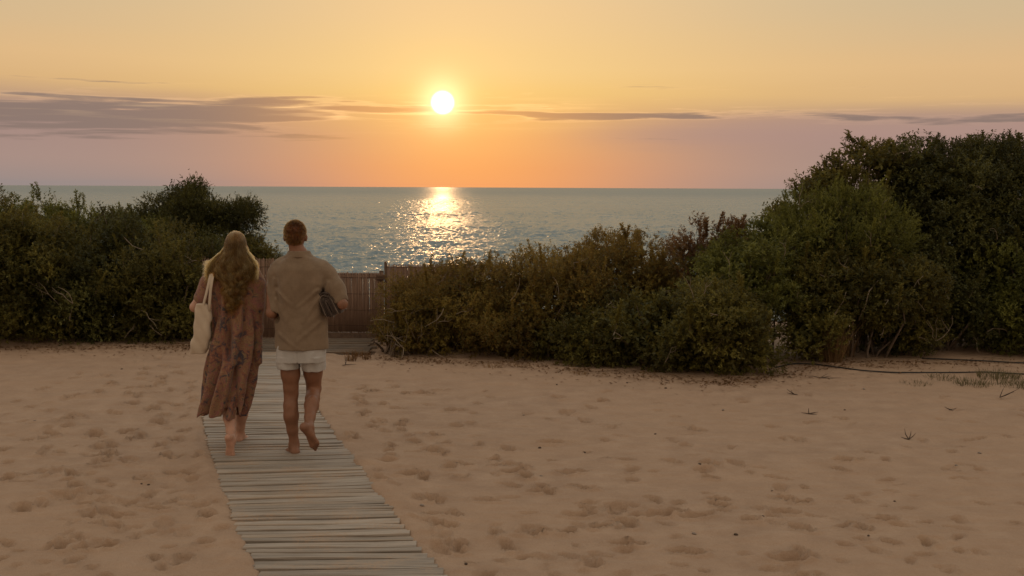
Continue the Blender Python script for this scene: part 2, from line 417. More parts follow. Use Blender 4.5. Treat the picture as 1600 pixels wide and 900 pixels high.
# ------------------------------------------------------------------ the ground: one sheet from behind the camera to under the sea
PATH = np.array([(3.0, .22), (4.5, -.36), (5.97, -.922), (7.29, -1.38), (8.9, -1.925), (10.15, -2.31), (11.5, -2.62), (13.0, -2.80), (14.0, -2.86), (15.2, -2.88)])
def path_x(y):
    k = np.interp(y, PATH[:, 0], PATH[:, 1])
    k2 = (np.interp(np.asarray(y)-.35, PATH[:, 0], PATH[:, 1])+np.interp(np.asarray(y)+.35, PATH[:, 0], PATH[:, 1]))/2
    return (k+k2)/2
PW = .53

prints = []
def trail(pts, n, spread, depth=.022, seed=0):
    r = random.Random(seed)
    P = [gnd(*q)[:2] for q in pts]
    seg = [np.linalg.norm(P[i+1]-P[i]) for i in range(len(P)-1)]; tot = sum(seg)
    for k in range(n):
        s_ = (k+r.uniform(-.3, .3)+.5)/n*tot
        i = 0
        while i < len(seg)-1 and s_ > seg[i]: s_ -= seg[i]; i += 1
        d = (P[i+1]-P[i])/seg[i]; q = P[i]+d*s_
        side_ = (1 if k % 2 else -1)*.11+r.gauss(0, spread)
        q = q+np.array((-d[1], d[0]))*side_
        for _ in range(r.choice((1, 1, 2))): prints.append((q[0]+r.gauss(0, .04), q[1]+r.gauss(0, .04), math.atan2(d[1], d[0])+r.uniform(-.3, .3), r.uniform(.050, .092), r.uniform(.030, .046), depth*r.uniform(.5, 1.2)))
trail([(250, 560), (215, 620), (185, 680), (205, 750), (215, 900)], 20, .14, .026, 1)
trail([(140, 575), (90, 650), (40, 720), (10, 800)], 12, .16, .022, 2)
trail([(300, 600), (270, 640), (240, 720), (330, 860)], 14, .22, .020, 3)
trail([(60, 640), (130, 700), (110, 790), (90, 900)], 12, .2, .024, 4)
trail([(530, 590), (640, 625), (720, 690), (760, 780), (830, 900)], 18, .25, .024, 5)
trail([(560, 620), (650, 700), (650, 780), (720, 900)], 16, .2, .026, 6)
trail([(600, 600), (740, 700), (900, 790), (1050, 870)], 14, .16, .026, 7)
trail([(700, 720), (1000, 755), (1250, 795), (1500, 850)], 14, .2, .024, 8)
trail([(950, 620), (1150, 680), (1200, 800), (1180, 900)], 14, .25, .018, 9)
trail([(820, 610), (980, 690), (1350, 740)], 12, .3, .015, 10)
trail([(285, 590), (290, 640), (275, 700), (310, 780), (370, 890)], 26, .12, .02, 21)
trail([(230, 560), (225, 640), (150, 720), (120, 800)], 20, .12, .02, 22)
trail([(545, 600), (560, 660), (600, 740), (680, 860)], 22, .15, .02, 23)
trail([(640, 860), (800, 840), (1010, 790), (1290, 800)], 10, .12, .026, 12)
for k in range(420):
    q = gnd(RNG.uniform(-40, 1640), RNG.uniform(585, 930))
    prints.append((q[0], q[1], RNG.uniform(0, 3.1), RNG.uniform(.03, .085), RNG.uniform(.022, .042), RNG.uniform(.005, .013)))
for px, py in [(835, 828), (760, 782), (845, 767), (905, 802), (970, 790), (1030, 802), (1090, 805), (1225, 800), (860, 690), (690, 610), (640, 740), (800, 735), (980, 848), (1070, 860), (1230, 870), (1380, 810), (190, 805), (95, 775), (240, 795), (150, 855), (120, 620), (500, 640)]:
    q = gnd(px, py); prints.append((q[0], q[1], RNG.uniform(-.5, .5)+0, .095, .048, .022))

def base_h(x, y):
    """broad shape: flat sand, low dune edge behind the fence, then down to the sea bed"""
    t = np.clip((y-16.5)/26.0, 0, 1); t = t*t*(3-2*t)
    z = -7.6*t
    z = z+.10*vnoise(x, y, .21, 3)*np.clip((np.abs(x)-4)/6, 0, 1)*(1-t)
    return z
def ground_h(x, y):
    z = base_h(x, y)
    near = np.clip((19-y)/3, 0, 1)
    z = z+near*(.016*vnoise(x, y, .8, 5)+.009*vnoise(x*.55, y, 2.3, 6)+.0085*vnoise(x*.32, y, 6.0, 7)+.0060*vnoise(x*.5, y, 13.0, 8)+.0030*vnoise(x*.6, y, 27.0, 9))
    ux = np.abs(x-path_x(y))
    pw = np.interp(y, [5.5, 7.5, 9], [.475, .505, .53])
    bank = np.exp(-((ux-pw-.09)/.09)**2)*(.024+.014*vnoise(x, y, 5.0, 14)+.006*vnoise(x, y, 16.0, 15))
    z = z+np.where((y < 15) & (y > 3), bank, 0)
    inside = np.clip((pw+.004-ux+.012*vnoise(x, y, 4.0, 16))/.035, 0, 1)*((y < 15.2) & (y > 2))
    land = ((x > -3.5) & (x < -1.72) & (y > 13.75) & (y < 15.3)).astype(float)
    k = np.maximum(inside, land)
    return z*(1-k)+np.minimum(z, -.055)*k

def axis(*segs):
    out = []
    for a, b, st in segs:
        n = max(1, int(round((b-a)/st))); out += list(np.linspace(a, b, n, endpoint=False))
    return np.array(out+[segs[-1][1]])
xs = axis((-90, -30, 6), (-30, -9, 1.0), (-9, -6.6, .06), (-6.6, 6.4, .017), (6.4, 9, .06), (9, 30, 1.0), (30, 90, 6))
ys = axis((-45, 0, 5), (0, 4.6, .3), (4.6, 5.6, .04), (5.6, 8.5, .013), (8.5, 12, .019), (12, 17, .035), (17, 50, 1.0), (50, 120, 10))
X, Y = np.meshgrid(xs, ys)
Z = ground_h(X, Y)
for fx, fy, a, lx, ly, dp in prints:
    i0, i1 = np.searchsorted(ys, (fy-.4, fy+.4)); j0, j1 = np.searchsorted(xs, (fx-.4, fx+.4))
    if i1-i0 < 3 or j1-j0 < 3 or abs(fx-path_x(fy)) < PW+.06: continue
    dx = X[i0:i1, j0:j1]-fx; dy = Y[i0:i1, j0:j1]-fy
    wob = .018*vnoise(X[i0:i1, j0:j1], Y[i0:i1, j0:j1], 14.0, 21)
    u = (dx*math.cos(a)+dy*math.sin(a)+wob)/lx; v = (-dx*math.sin(a)+dy*math.cos(a)+wob)/ly
    r = np.sqrt(u*u+v*v)
    Z[i0:i1, j0:j1] += -dp*2.2*np.exp(-r**6*.7)*(1+.3*np.tanh(u*2))+.0035*vnoise(X[i0:i1, j0:j1], Y[i0:i1, j0:j1], 30.0, 22)*np.exp(-((r-1.1)/.5)**2)+dp*.8*np.exp(-((r-1.38)/.24)**2)
ny, nx = X.shape
idx = np.arange(ny*nx).reshape(ny, nx)
fc = np.stack([idx[:-1, :-1], idx[:-1, 1:], idx[1:, 1:], idx[1:, :-1]], -1).reshape(-1, 4)
sand = mesh_obj('sand', np.stack([X, Y, Z], -1).reshape(-1, 3), fc, M['sand'], smooth=True)
tag(sand, 'pale brown sand trodden with soft footprints', kind='structure')

# ------------------------------------------------------------------ the sea
SEA_Z = -6.2
r_ = np.concatenate([42*1.0058**np.arange(0, 540), np.geomspace(960, 60000, 30)])
a_ = np.radians(np.concatenate([np.linspace(-55, -28, 60, endpoint=False), np.linspace(-28, 18, 820, endpoint=False), np.linspace(18, 55, 80)]))
R_, A_ = np.meshgrid(r_, a_, indexing='ij')
SX = R_*np.tan(A_); SY = R_.copy()
SZ = np.zeros_like(SX); WX = np.zeros_like(SX); WY = np.zeros_like(SX)
wr = np.random.default_rng(5)
fade = np.clip((950-R_)/300, 0, 1)
for k in range(90):
    lam = math.exp(wr.uniform(math.log(.34), math.log(4.0)))
    th = wr.normal(math.radians(-96), math.radians(24 if lam > 1.2 else 38)); kk = 2*math.pi/lam
    amp = .0105*lam*wr.uniform(.4, 1.5)*(1 if lam < 2.5 else .45)
    ph = kk*(SX*math.cos(th)+SY*math.sin(th))+wr.uniform(0, 6.28)
    SZ += amp*np.sin(ph); WX -= amp*.8*math.cos(th)*np.cos(ph); WY -= amp*.8*math.sin(th)*np.cos(ph)
gust = 1+.35*vnoise(SX, SY, .045, 31)+.25*vnoise(SX, SY, .012, 32)
SZ *= fade*gust
V = np.stack([SX+WX*fade, SY+WY*fade, SZ+SEA_Z], -1).reshape(-1, 3)
idx = np.arange(SX.size).reshape(SX.shape)
fc = np.stack([idx[:-1, :-1], idx[:-1, 1:], idx[1:, 1:], idx[1:, :-1]], -1).reshape(-1, 4)
sea = mesh_obj('sea', V, fc, M['sea'], smooth=True)
tag(sea, 'open rippled sea running out to the horizon', kind='structure')

# ------------------------------------------------------------------ boardwalk
def plank_mesh(L, W, T, seed, mt='wood'):
    r = random.Random(seed); bm = bmesh.new()
    n = 4; rows = []
    for i in range(n+1):
        x = -L/2+L*i/n
        o = [r.gauss(0, .0022) for _ in range(4)]
        e = .004
        ring = [(x, -W/2+o[0], -T/2), (x, -W/2+o[0], T/2-e), (x, -W/2+e+o[0], T/2+o[2]), (x, W/2-e+o[1], T/2+o[3]), (x, W/2+o[1], T/2-e), (x, W/2+o[1], -T/2)]
        rows.append([bm.verts.new(q) for q in ring])
    for i in range(n):
        for k in range(6):
            bm.faces.new((rows[i][k], rows[i][(k+1) % 6], rows[i+1][(k+1) % 6], rows[i+1][k]))
    bm.faces.new(rows[0][::-1]); bm.faces.new(rows[-1])
    bmesh.ops.recalc_face_normals(bm, faces=bm.faces)
    me = bpy.data.meshes.new('plank'); bm.to_mesh(me); bm.free(); me.materials.append(M[mt])
    return me
WID = [.046, .058, .068, .074, .082, .096]
PL = [plank_mesh(1.06, wv, .024, i) for i, wv in enumerate(WID)]
def put_plank(me, loc, rot, parent, sx=1.0):
    o = bpy.data.objects.new('plank', me); COL.objects.link(o); o.parent = parent
    o.location = tuple(np.array(loc)-wpos(parent)); o.rotation_euler = rot; o.scale = (sx, 1, 1)
    return o
walk = thing('boardwalk', (path_x(8.0), 8.0, 0), 'long curving boardwalk of weathered grey planks crossing the sand', 'boardwalk')
y = 3.2; k = 0; pr = random.Random(4)
drift = 0.0
while y < 13.72:
    i = pr.randrange(len(PL)); wv = WID[i]
    yc = y+wv/2
    if k % 9 == 0: drift = pr.uniform(-.010, .010)
    rz = np.interp(yc, [4, 6, 7.5, 9, 10.5, 13], [.03, .05, .13, .09, .03, -.01])+pr.gauss(0, .007)
    put_plank(PL[i], (path_x(yc)+drift+pr.gauss(0, .0035), yc, .004+pr.gauss(0, .0024)), (pr.gauss(0, .016), pr.gauss(0, .004), rz), walk, pr.uniform(.99, 1.01)*np.interp(yc, [5.5, 7.5, 9], [.91, .965, 1.0]))
    y += wv+pr.choice((.006, .008, .010, .013, .018, .024)); k += 1
for s_ in (-.34, .34):
    b = MB(); yy = np.arange(3.2, 13.7, .35)
    b.tube([(path_x(q)+s_, q, -.024) for q in yy], .016, 4); b.build('runner', M['post'], walk)
land = thing('boardwalk', (-2.6, 14.5, 0), 'short cross landing of grey boards in front of the reed gate', 'boardwalk')
PL2 = [plank_mesh(1.62, wv, .024, 20+i, 'old_wood') for i, wv in enumerate(WID[2:])]
y = 13.76
while y < 14.92:
    i = pr.randrange(len(PL2)); wv = WID[2+i]
    put_plank(PL2[i], (-2.60+pr.gauss(0, .03)-.05*(y-13.8), y+wv/2, .010+pr.gauss(0, .003)), (pr.gauss(0, .01), 0, .05+pr.gauss(0, .008)), land, pr.uniform(.97, 1.03))
    y += wv+pr.choice((.014, .020, .030))
b = MB(); b.box((-3.2, 14.35, -.005), (.03, .55, .012)); b.build('runner', M['post'], land)
b = MB(); b.box((-2.05, 14.35, -.005), (.03, .55, .012)); b.build('runner', M['post'], land)

# ------------------------------------------------------------------ reed fence and gate
FY = 15.08
def reed_part(parent, x0, x1, z0, z1, y, seed, gaps=0, uneven=.006):
    r = random.Random(seed); b = MB(); x = x0
    while x < x1:
        rad = r.uniform(.0042, .0068)
        zt = z1+r.gauss(0, uneven)
        lean = r.gauss(0, .006)
        b.tube([(x-rad*.2, y+.011, z0), (x-rad*.2+lean*.5, y+.012, z1-.03)], [rad*1.3, rad*1.25], 4) if r.random() > gaps*1.6 else None
        b.tube([(x+rad, y+r.gauss(0, .003), z0+r.uniform(-.01, .01)), (x+rad+lean*.5, y+r.gauss(0, .003), (z0+zt)/2), (x+rad+lean, y+r.gauss(0, .003), zt)], [rad, rad*.97, rad*.85], 5)
        x += 2*rad+r.uniform(-.0015, .0012)
        if r.random() < gaps: x += r.uniform(.006, .010)
    return tag(b.build('reed_matting', M['reed'], parent, True), kind='stuff')
def wires(parent, x0, x1, zs, y):
    for z in zs:
        b = MB(); n = 8
        b.tube([(x0+(x1-x0)*i/n, y+.001*(i % 2), z+.004*math.sin(i*1.9)) for i in range(n+1)], .0025, 4); b.build('wire', M['wire'], parent)
ztop = lambda py: at(500, py, FY)[2]
fl = thing('reed_fence', (-3.7, FY, 0), 'reed fence panel behind the woman, left of the man', 'fence')
xl = at(318, 450, FY)[0]
reed_part(fl, xl-.55, -2.94, .02, ztop(404.5), FY, 1, .002)
wires(fl, xl-.55, -2.94, (.14, .42, .70, .98), FY-.009)
for px_ in (xl-.01, -2.95):
    b = MB(); b.box((px_, FY+.045, .53), (.03, .03, .58)); b.build('fence_post', M['post'], fl)
for zz in (.25, .90):
    b = MB(); b.box(((xl-2.95)/2-.25, FY+.025, zz), (.80, .012, .03)); b.build('rail', M['post'], fl)
g0, g1 = -2.90, at(601, 430, FY)[0]
gt = thing('reed_gate', (-2.3, FY, 0), 'low reed gate to the right of the man, at the end of the boardwalk', 'gate')
reed_part(gt, g0, g1-.012, .10, ztop(425.5), FY-.01, 2, .005)
wires(gt, g0, g1-.02, (.19, .40, .62, .84), FY-.019)
for px_ in (g0+.03, g1-.045):
    b = MB(); b.box((px_, FY+.022, .50), (.028, .018, .43)); b.build('stile', M['post'], gt)
for zz in (.16, .86):
    b = MB(); b.box(((g0+g1)/2, FY+.018, zz), ((g1-g0)/2-.075, .014, .035)); b.build('rail', M['post'], gt)
q = at(596, 433, FY-.03)
lt = MB(); lt.box((q[0]-.01, FY-.035, q[2]), (.055, .012, .034)); lt.box((q[0]-.012, FY-.052, q[2]+.016), (.045, .006, .008)); lt.box((q[0]-.012, FY-.052, q[2]-.016), (.045, .006, .008))
lt.build('latch', M['post'], gt)
fr = thing('reed_fence', (-1.2, FY, 0), 'reed fence panel half hidden by the shrub right of the gate', 'fence')
reed_part(fr, g1+.035, g1+1.35, .02, ztop(412.5), FY-.005, 3, .012)
wires(fr, g1+.03, g1+1.35, (.16, .44, .72, .98), FY-.014)
for px_ in (g1+.012, g1+1.3):
    b = MB(); b.box((px_, FY+.03, .525), (.017, .03, .53)); b.build('fence_post', M['post'], fr)
for zz in (.25, .90):
    b = MB(); b.box((g1+.66, FY+.022, zz), (.62, .012, .03)); b.build('rail', M['post'], fr)
sl = MB(); sl.box(((g0+g1)/2, FY+.02, .045), ((g1-g0)/2, .04, .045))
tag(sl.build('sill_beam', M['post'], None, loc=(-2.3, FY, 0)), 'dark timber beam lying on the ground under the reed gate', 'beam')

# ------------------------------------------------------------------ shrubs
def unit(a): return a/np.maximum(np.linalg.norm(a, axis=-1, keepdims=True), 1e-9)
def leaf_mesh(name, base, axis_, length, nleaf, ll, lw, rng, mt, parent, spread=.9, droop=0.0, tone=None):
    """sprigs at base along axis_, each with nleaf leaves set round it"""
    n = len(base)
    t_ = rng.uniform(.1, 1.0, (n, nleaf)); t_.sort(1)
    ph = rng.uniform(0, 6.28, (n, 1))+np.arange(nleaf)[None]*2.4+rng.normal(0, .3, (n, nleaf))
    ref = unit(rng.normal(0, 1, (n, 3))); u = unit(np.cross(axis_, ref)); v = np.cross(axis_, u)
    rad = u[:, None]*np.cos(ph)[..., None]+v[:, None]*np.sin(ph)[..., None]
    P = base[:, None]+axis_[:, None]*(length[:, None]*t_)[..., None]
    D = unit(axis_[:, None]*(1.15-spread*t_[..., None]*.4)+rad*spread+rng.normal(0, .22, (n, nleaf, 3))+np.array((0, 0, -droop)))
    L = (.88*ll*rng.uniform(.5, 1.35, (n, nleaf)))[..., None]; W = .9*lw*rng.uniform(.75, 1.2, (n, nleaf))[..., None]
    sd = unit(np.cross(D, axis_[:, None]*.35+np.array((0, -.15, .85))+rng.normal(0, .45, (n, nleaf, 3)))); nm = np.cross(sd, D)
    v0 = P; v2 = P+D*L-nm*L*.12
    mid = P+D*L*.52+nm*L*.05
    v1 = mid+sd*W*.5; v3 = mid-sd*W*.5
    V = np.stack([v0, v1, v2, v3], 2).reshape(-1, 3)
    m_ = n*nleaf
    q = np.arange(m_)[:, None]*4
    F = np.concatenate([q+np.array([[0, 1, 2]]), q+np.array([[0, 2, 3]])], 1).reshape(-1, 3)
    o = mesh_obj(name, V, F, mt, parent)
    a = o.data.attributes.new('rnd', 'FLOAT', 'FACE')
    tone = np.full(n, .4) if tone is None else tone
    val = np.repeat((tone[:, None]*.5+rng.uniform(0, 1, (n, 1))*.2+rng.uniform(0, 1, (n, nleaf))*.3).ravel(), 2)
    a.data.foreach_set('value', val.astype(np.float32))
    return o

SH_N = [0]
def shrub(name, label, lobes, mt, cat='shrub', group=None, clump_r=(.13, .24), dens=1.0, ll=.046, lw=.020, nleaf=9, up=.45, shoots=10, shoot_h=(.12, .32), spread=.9, gap=0.0, twigs=6, fill=1.0, flat=1.0, fshoots=12, z0=None, bark='bark'):
    """lobes: list of (centre, radii) in metres. Foliage in clumps over the lobes, stems up from the ground to the clumps, a few bare twigs."""
    SH_N[0] += 1; rng = np.random.default_rng(100+SH_N[0]*17)
    lob = [(np.array(c, float), np.array(r, float)) for c, r in lobes]
    bx = np.mean([c[0] for c, _ in lob]); by = np.mean([c[1] for c, _ in lob])
    gz = float(base_h(np.array(bx), np.array(by))) if z0 is None else z0
    root = thing(name, (bx, by, gz), label, cat, group)
    cl, cr, cn = [], [], []
    for c, r in lob:
        area = (r[0]*r[1]+r[0]*r[2]+r[1]*r[2])/3*4*math.pi
        n = max(8, int(area*15*dens))
        d = unit(rng.normal(0, 1, (n*2, 3)))
        d = d[d[:, 1] < .75][:n]                       # the far side is thinner
        k = rng.uniform(.78, 1.12, (len(d), 1))
        pts = c+d*r*k
        keep = pts[:, 2] > gz+.06
        for c2, r2 in lob:
            if c2 is not c: keep &= (((pts-c2)/r2)**2).sum(1) > .55
        if gap: keep &= rng.uniform(0, 1, len(pts)) > gap
        nn = unit(d/r)
        cl.append(pts[keep]); cn.append(nn[keep]); cr.append(clump_r[0]*.75+(clump_r[1]*1.25-clump_r[0]*.75)*rng.uniform(0, 1, keep.sum())**1.4)
    cl = np.concatenate(cl); cn = np.concatenate(cn); cr = np.concatenate(cr)
    # sprigs over each clump
    per = np.maximum(8, (cr**2*1150*dens)).astype(int)
    ci = np.repeat(np.arange(len(cl)), per)
    d = unit(rng.normal(0, 1, (len(ci), 3))+cn[ci]*.75+np.array((0, -.15, .25)))
    sp_ = cl[ci]+d*(cr[ci]*rng.uniform(.35, 1.0, len(ci)))[:, None]*np.array((1, 1, flat))
    keep = sp_[:, 2] > gz+.02
    sp_, d, ci = sp_[keep], d[keep], ci[keep]
    ax = unit(d*.7+cn[ci]*.35+np.array((0, 0, up))+rng.normal(0, .3, d.shape))
    ln = .05+.13*rng.uniform(0, 1, len(ax))**2
    crn = rng.uniform(0, 1, len(cl)); tone = crn[ci]
    thin = rng.uniform(0, 1, len(cl)) < .10                       # a few half dead clumps
    kp = ~thin[ci] | (rng.uniform(0, 1, len(ci)) < .3); sp_, d, ci, ax, ln, tone = sp_[kp], d[kp], ci[kp], ax[kp], ln[kp], tone[kp]
    # inner filling
    nf = int(len(cl)*26*fill)
    fi = rng.integers(0, len(cl), nf)
    lobc = np.array([c for c, _ in lob]); near = np.argmin(((cl[fi][:, None]-lobc[None])**2).sum(2), 1)
    fp = cl[fi]+(lobc[near]-cl[fi])*rng.uniform(.05, .55, (nf, 1))+rng.normal(0, .06, (nf, 3))
    fp = fp[fp[:, 2] > gz+.03]
    leaf_mesh('inner_foliage', fp, unit(rng.normal(0, 1, fp.shape)+np.array((0, 0, .3))), rng.uniform(.08, .16, len(fp)), 6, ll*1.9, lw*2.1, rng, mt, root, spread)
    # shoots standing out of the top
    sb = MB()
    tops = np.argsort(-(cl[:, 2]+cn[:, 2]*.3))[:max(12, len(cl)//4)]
    for k in range(shoots):
        i = tops[rng.integers(0, len(tops))]
        h = rng.uniform(*shoot_h); a_ = unit(np.array((rng.normal(0, .35), rng.normal(0, .3), 1.0)))
        p0 = cl[i]+np.array((rng.normal(0, .05), rng.normal(0, .05), cr[i]*.6)); p1 = p0+a_*h
        bend = np.array((rng.normal(0, .03), 0, 0))
        sb.tube([p0-a_*.1, (p0+p1)/2+bend, p1], [.004, .003, .0015], 4, False)
        m_ = max(3, int(h/.028)); tt = np.linspace(.1, 1, m_)[:, None]
        sp_ = np.concatenate([sp_, p0+(p1-p0)*tt+bend*(1-abs(2*tt-1))]); ax = np.concatenate([ax, np.repeat(a_[None], m_, 0)]); ln = np.concatenate([ln, np.full(m_, .035)]); tone = np.concatenate([tone, np.full(m_, .75)])
    fr_i = np.where((cn[:, 1] < -.25) & (cl[:, 2] > gz+.3))[0]
    if len(fr_i):
        for k in range(fshoots):
            i = fr_i[rng.integers(0, len(fr_i))]
            h = rng.uniform(.12, .30); a_ = unit(np.array((rng.normal(0, .22), -.25+rng.normal(0, .15), 1.0))); p0 = cl[i]+cn[i]*cr[i]*.8; p1 = p0+a_*h
            sb.tube([p0-a_*.08, p1], [.0035, .0015], 4, False)
            m_ = max(4, int(h/.016)); tt = np.linspace(.05, 1, m_)[:, None]
            sp_ = np.concatenate([sp_, p0+(p1-p0)*tt]); ax = np.concatenate([ax, np.repeat(a_[None], m_, 0)]); ln = np.concatenate([ln, np.full(m_, .03)]); tone = np.concatenate([tone, np.full(m_, 1.0)])
    leaf_mesh('foliage', sp_, ax, ln, nleaf, ll, lw, rng, mt, root, spread, tone=tone)
    # stems
    ns = min(len(cl), 26)
    for i in rng.choice(len(cl), ns, replace=False):
        tgt = cl[i]; x0_ = bx+(tgt[0]-bx)*.45+rng.normal(0, .10); y0_ = by+(tgt[1]-by)*.35+rng.normal(0, .10)
        p0 = np.array((x0_, y0_, gz-.05)); mid = p0*.5+tgt*.5+np.array((rng.normal(0, .08), rng.normal(0, .08), .10))
        q1 = p0*.75+mid*.25+rng.normal(0, .02, 3)
        sb.tube([p0, q1, mid, tgt*.7+mid*.3+rng.normal(0, .03, 3), tgt], [.020, .017, .012, .008, .004], 5, False)
    tag(sb.build('stems', M[bark], root, True), kind='stuff')
    for ch in root.children:
        if 'foliage' in ch.name: ch['kind'] = 'stuff'
    if twigs:
        front = np.where(cn[:, 1] < -.2)[0]
        if len(front):
            for k in range(twigs):
                i = front[rng.integers(0, len(front))]
                p = cl[i]+cn[i]*cr[i]*.9; d_ = unit(np.array((rng.normal(0, .8), -.25, rng.normal(.2, .6)))); L_ = rng.uniform(.15, .4)
                pts = [p]
                for s_ in range(4):
                    d_ = unit(d_+rng.normal(0, .35, 3)*np.array((1, .3, 1))); pts.append(pts[-1]+d_*L_/4)
                tb = MB(); tb.tube(pts, [.005, .0045, .0035, .0028, .0015], 4, False)
                e = pts[2]; f_ = unit(d_+rng.normal(0, .6, 3)); tb.tube([e, e+f_*L_*.25, e+f_*L_*.45+np.array((0, 0, .02))], [.003, .0022, .001], 4, False)
                tb.build('bare_twig', M['pale_twig'], root, True)
    return root

def lobe(px, py, d, rx, rz, ry=None):
    """a rounded mass seen centred at px,py and d metres away; half sizes in photo pixels sideways and up, depth in metres"""
    c = at(px, py, d); s_ = d/F_PX
    return (c, (max(rx*s_-.10, rx*s_*.6), ry if ry else max(.35, min(rx, rz)*s_*1.1), max(rz*s_-.15, rz*s_*.55)))

# left hand thicket
shrub('evergreen_shrub', 'broad dark evergreen shrub at the left edge of the view, with upright pale shoots', [lobe(-10, 437, 15.2, 110, 116, .95), lobe(70, 450, 15.0, 85, 112, .9), lobe(-150, 425, 15.3, 110, 125, 1.0)], M['leaf_olive'], shoots=34, shoot_h=(.10, .26), up=.7, fshoots=46)
shrub('evergreen_shrub', 'dense low shrub in the middle of the left thicket, behind the open sand', [lobe(165, 450, 15.3, 90, 112, .9), lobe(110, 480, 14.9, 80, 75, .5)], M['leaf_dark'], shoots=22, shoot_h=(.08, .22), ll=.040, fshoots=24)
shrub('evergreen_shrub', 'olive green shrub with a rounded top, left of the woman', [lobe(255, 435, 15.3, 75, 92, .8), lobe(290, 470, 15.0, 60, 80, .55), lobe(215, 475, 14.9, 70, 78, .5)], M['leaf_olive'], shoots=14, shoot_h=(.05, .14), ll=.034, lw=.016)
shrub('evergreen_shrub', 'fine leaved shrub directly beside the woman and the left reed fence', [lobe(320, 455, 15.35, 46, 70, .5), lobe(335, 410, 15.6, 40, 36, .5), lobe(300, 510, 15.0, 45, 42, .4)], M['leaf_dark'], shoots=8, shoot_h=(.04, .10), ll=.032, lw=.015)
shrub('evergreen_shrub', 'leafy shrub crest behind the left thicket, on the skyline over the sea', [lobe(30, 388, 16.6, 110, 68, .8), lobe(150, 396, 16.6, 90, 66, .8), lobe(-120, 390, 16.8, 110, 80, .9), lobe(215, 388, 16.4, 50, 50, .6)], M['leaf_green'], shoots=44, shoot_h=(.10, .28), up=.8)
# the juniper
def juniper():
    return shrub('juniper_tree', 'dark wind-shaped juniper standing behind the woman against the sea', [lobe(300, 330, 17.2, 45, 38, .55), lobe(255, 345, 17.2, 42, 38, .5), lobe(335, 340, 17.2, 40, 30, .5), lobe(372, 340, 17.1, 40, 26, .35), lobe(385, 336, 17.1, 24, 20, .3), lobe(330, 375, 17.0, 60, 26, .5), lobe(375, 378, 17.0, 24, 12, .3), lobe(285, 390, 17.0, 70, 60, .6), lobe(290, 302, 17.2, 30, 16, .35)],
                 M['leaf_dark'], 'tree', clump_r=(.09, .17), ll=.030, lw=.011, nleaf=12, up=.35, shoots=16, shoot_h=(.05, .14), dens=1.5, twigs=0, spread=.55)
juniper()
shrub('low_shrub', 'small green shrub showing over the reed fence between the woman and the man', [lobe(415, 403, 16.6, 26, 17, .3), lobe(395, 388, 16.8, 16, 14, .3), lobe(385, 420, 16.6, 40, 40, .4)], M['leaf_olive'], shoots=14, shoot_h=(.05, .15), clump_r=(.07, .12), dens=1.6, ll=.032, lw=.010, twigs=0)
# right hand thicket, from the gate outwards
shrub('dry_shrub', 'low dry brown shrub at the left end of the right thicket, beside the gate', [lobe(632, 530, 13.9, 44, 34, .4), lobe(612, 510, 14.0, 26, 30, .3), lobe(665, 528, 13.8, 34, 36, .4)], M['leaf_glare_brown'], shoots=18, shoot_h=(.05, .14), clump_r=(.07, .13), dens=1.4, ll=.030, lw=.010, twigs=10)
shrub('evergreen_shrub', 'glare tinted shrub in front of the right reed fence with tall leafy sprigs on top', [lobe(690, 497, 14.3, 76, 78, .7), lobe(650, 474, 14.4, 44, 44, .5), lobe(750, 488, 14.3, 66, 80, .7)], M['leaf_glare_brown'], shoots=26, shoot_h=(.10, .26), ll=.040, lw=.014)
shrub('evergreen_shrub', 'wide glare tinted green shrub in the middle of the right thicket, low against the sea', [lobe(830, 489, 14.1, 84, 90, .8), lobe(890, 481, 14.0, 70, 90, .8), lobe(800, 525, 13.6, 70, 48, .5)], M['leaf_glare_brown'], shoots=18, shoot_h=(.06, .18), ll=.040, lw=.015)
shrub('evergreen_shrub', 'domed shrub rising against the sea, centre of the right thicket', [lobe(970, 424, 14.6, 66, 60, .7), lobe(925, 440, 14.5, 52, 50, .6), lobe(1025, 444, 14.4, 54, 54, .6), lobe(975, 490, 14.2, 85, 70, .7)], M['leaf_glare_brown'], shoots=22, shoot_h=(.05, .14), ll=.044, lw=.017, gap=.05)
shrub('evergreen_shrub', 'dark low shrub spilling forward onto the sand, front of the right thicket', [lobe(1010, 520, 13.1, 90, 68, .7), lobe(1110, 520, 12.8, 85, 74, .7), lobe(920, 530, 13.3, 70, 46, .5), lobe(1160, 535, 12.7, 55, 60, .5)], M['leaf_olive'], shoots=10, shoot_h=(.04, .12), twigs=14)
shrub('dry_shrub', 'sparse rusty shrub with see-through twigs on the skyline, right of the domed shrub', [lobe(1090, 391, 14.5, 34, 42, .4), lobe(1135, 392, 14.5, 36, 44, .4), lobe(1105, 430, 14.3, 62, 46, .5)], M['leaf_rust'], shoots=26, shoot_h=(.08, .22), dens=.9, gap=.2, fill=.5, ll=.044, lw=.016, twigs=10)
shrub('evergreen_shrub', 'fresh green shrub in front of the rusty shrub, left flank of the tall thicket', [lobe(1165, 440, 13.7, 70, 72, .7), lobe(1200, 400, 14.2, 46, 62, .6), lobe(1135, 470, 13.4, 55, 50, .5)], M['leaf_green'], shoots=14, shoot_h=(.06, .16), twigs=10)
shrub('evergreen_shrub', 'bright green shrub with upright tufts in the middle of the tall right thicket', [lobe(1280, 378, 14.5, 72, 66, .8), lobe(1355, 368, 14.4, 62, 56, .7), lobe(1325, 338, 14.8, 58, 46, .6)], M['leaf_green'], shoots=40, shoot_h=(.10, .26), up=.9, ll=.042, lw=.012, nleaf=10, spread=.6)
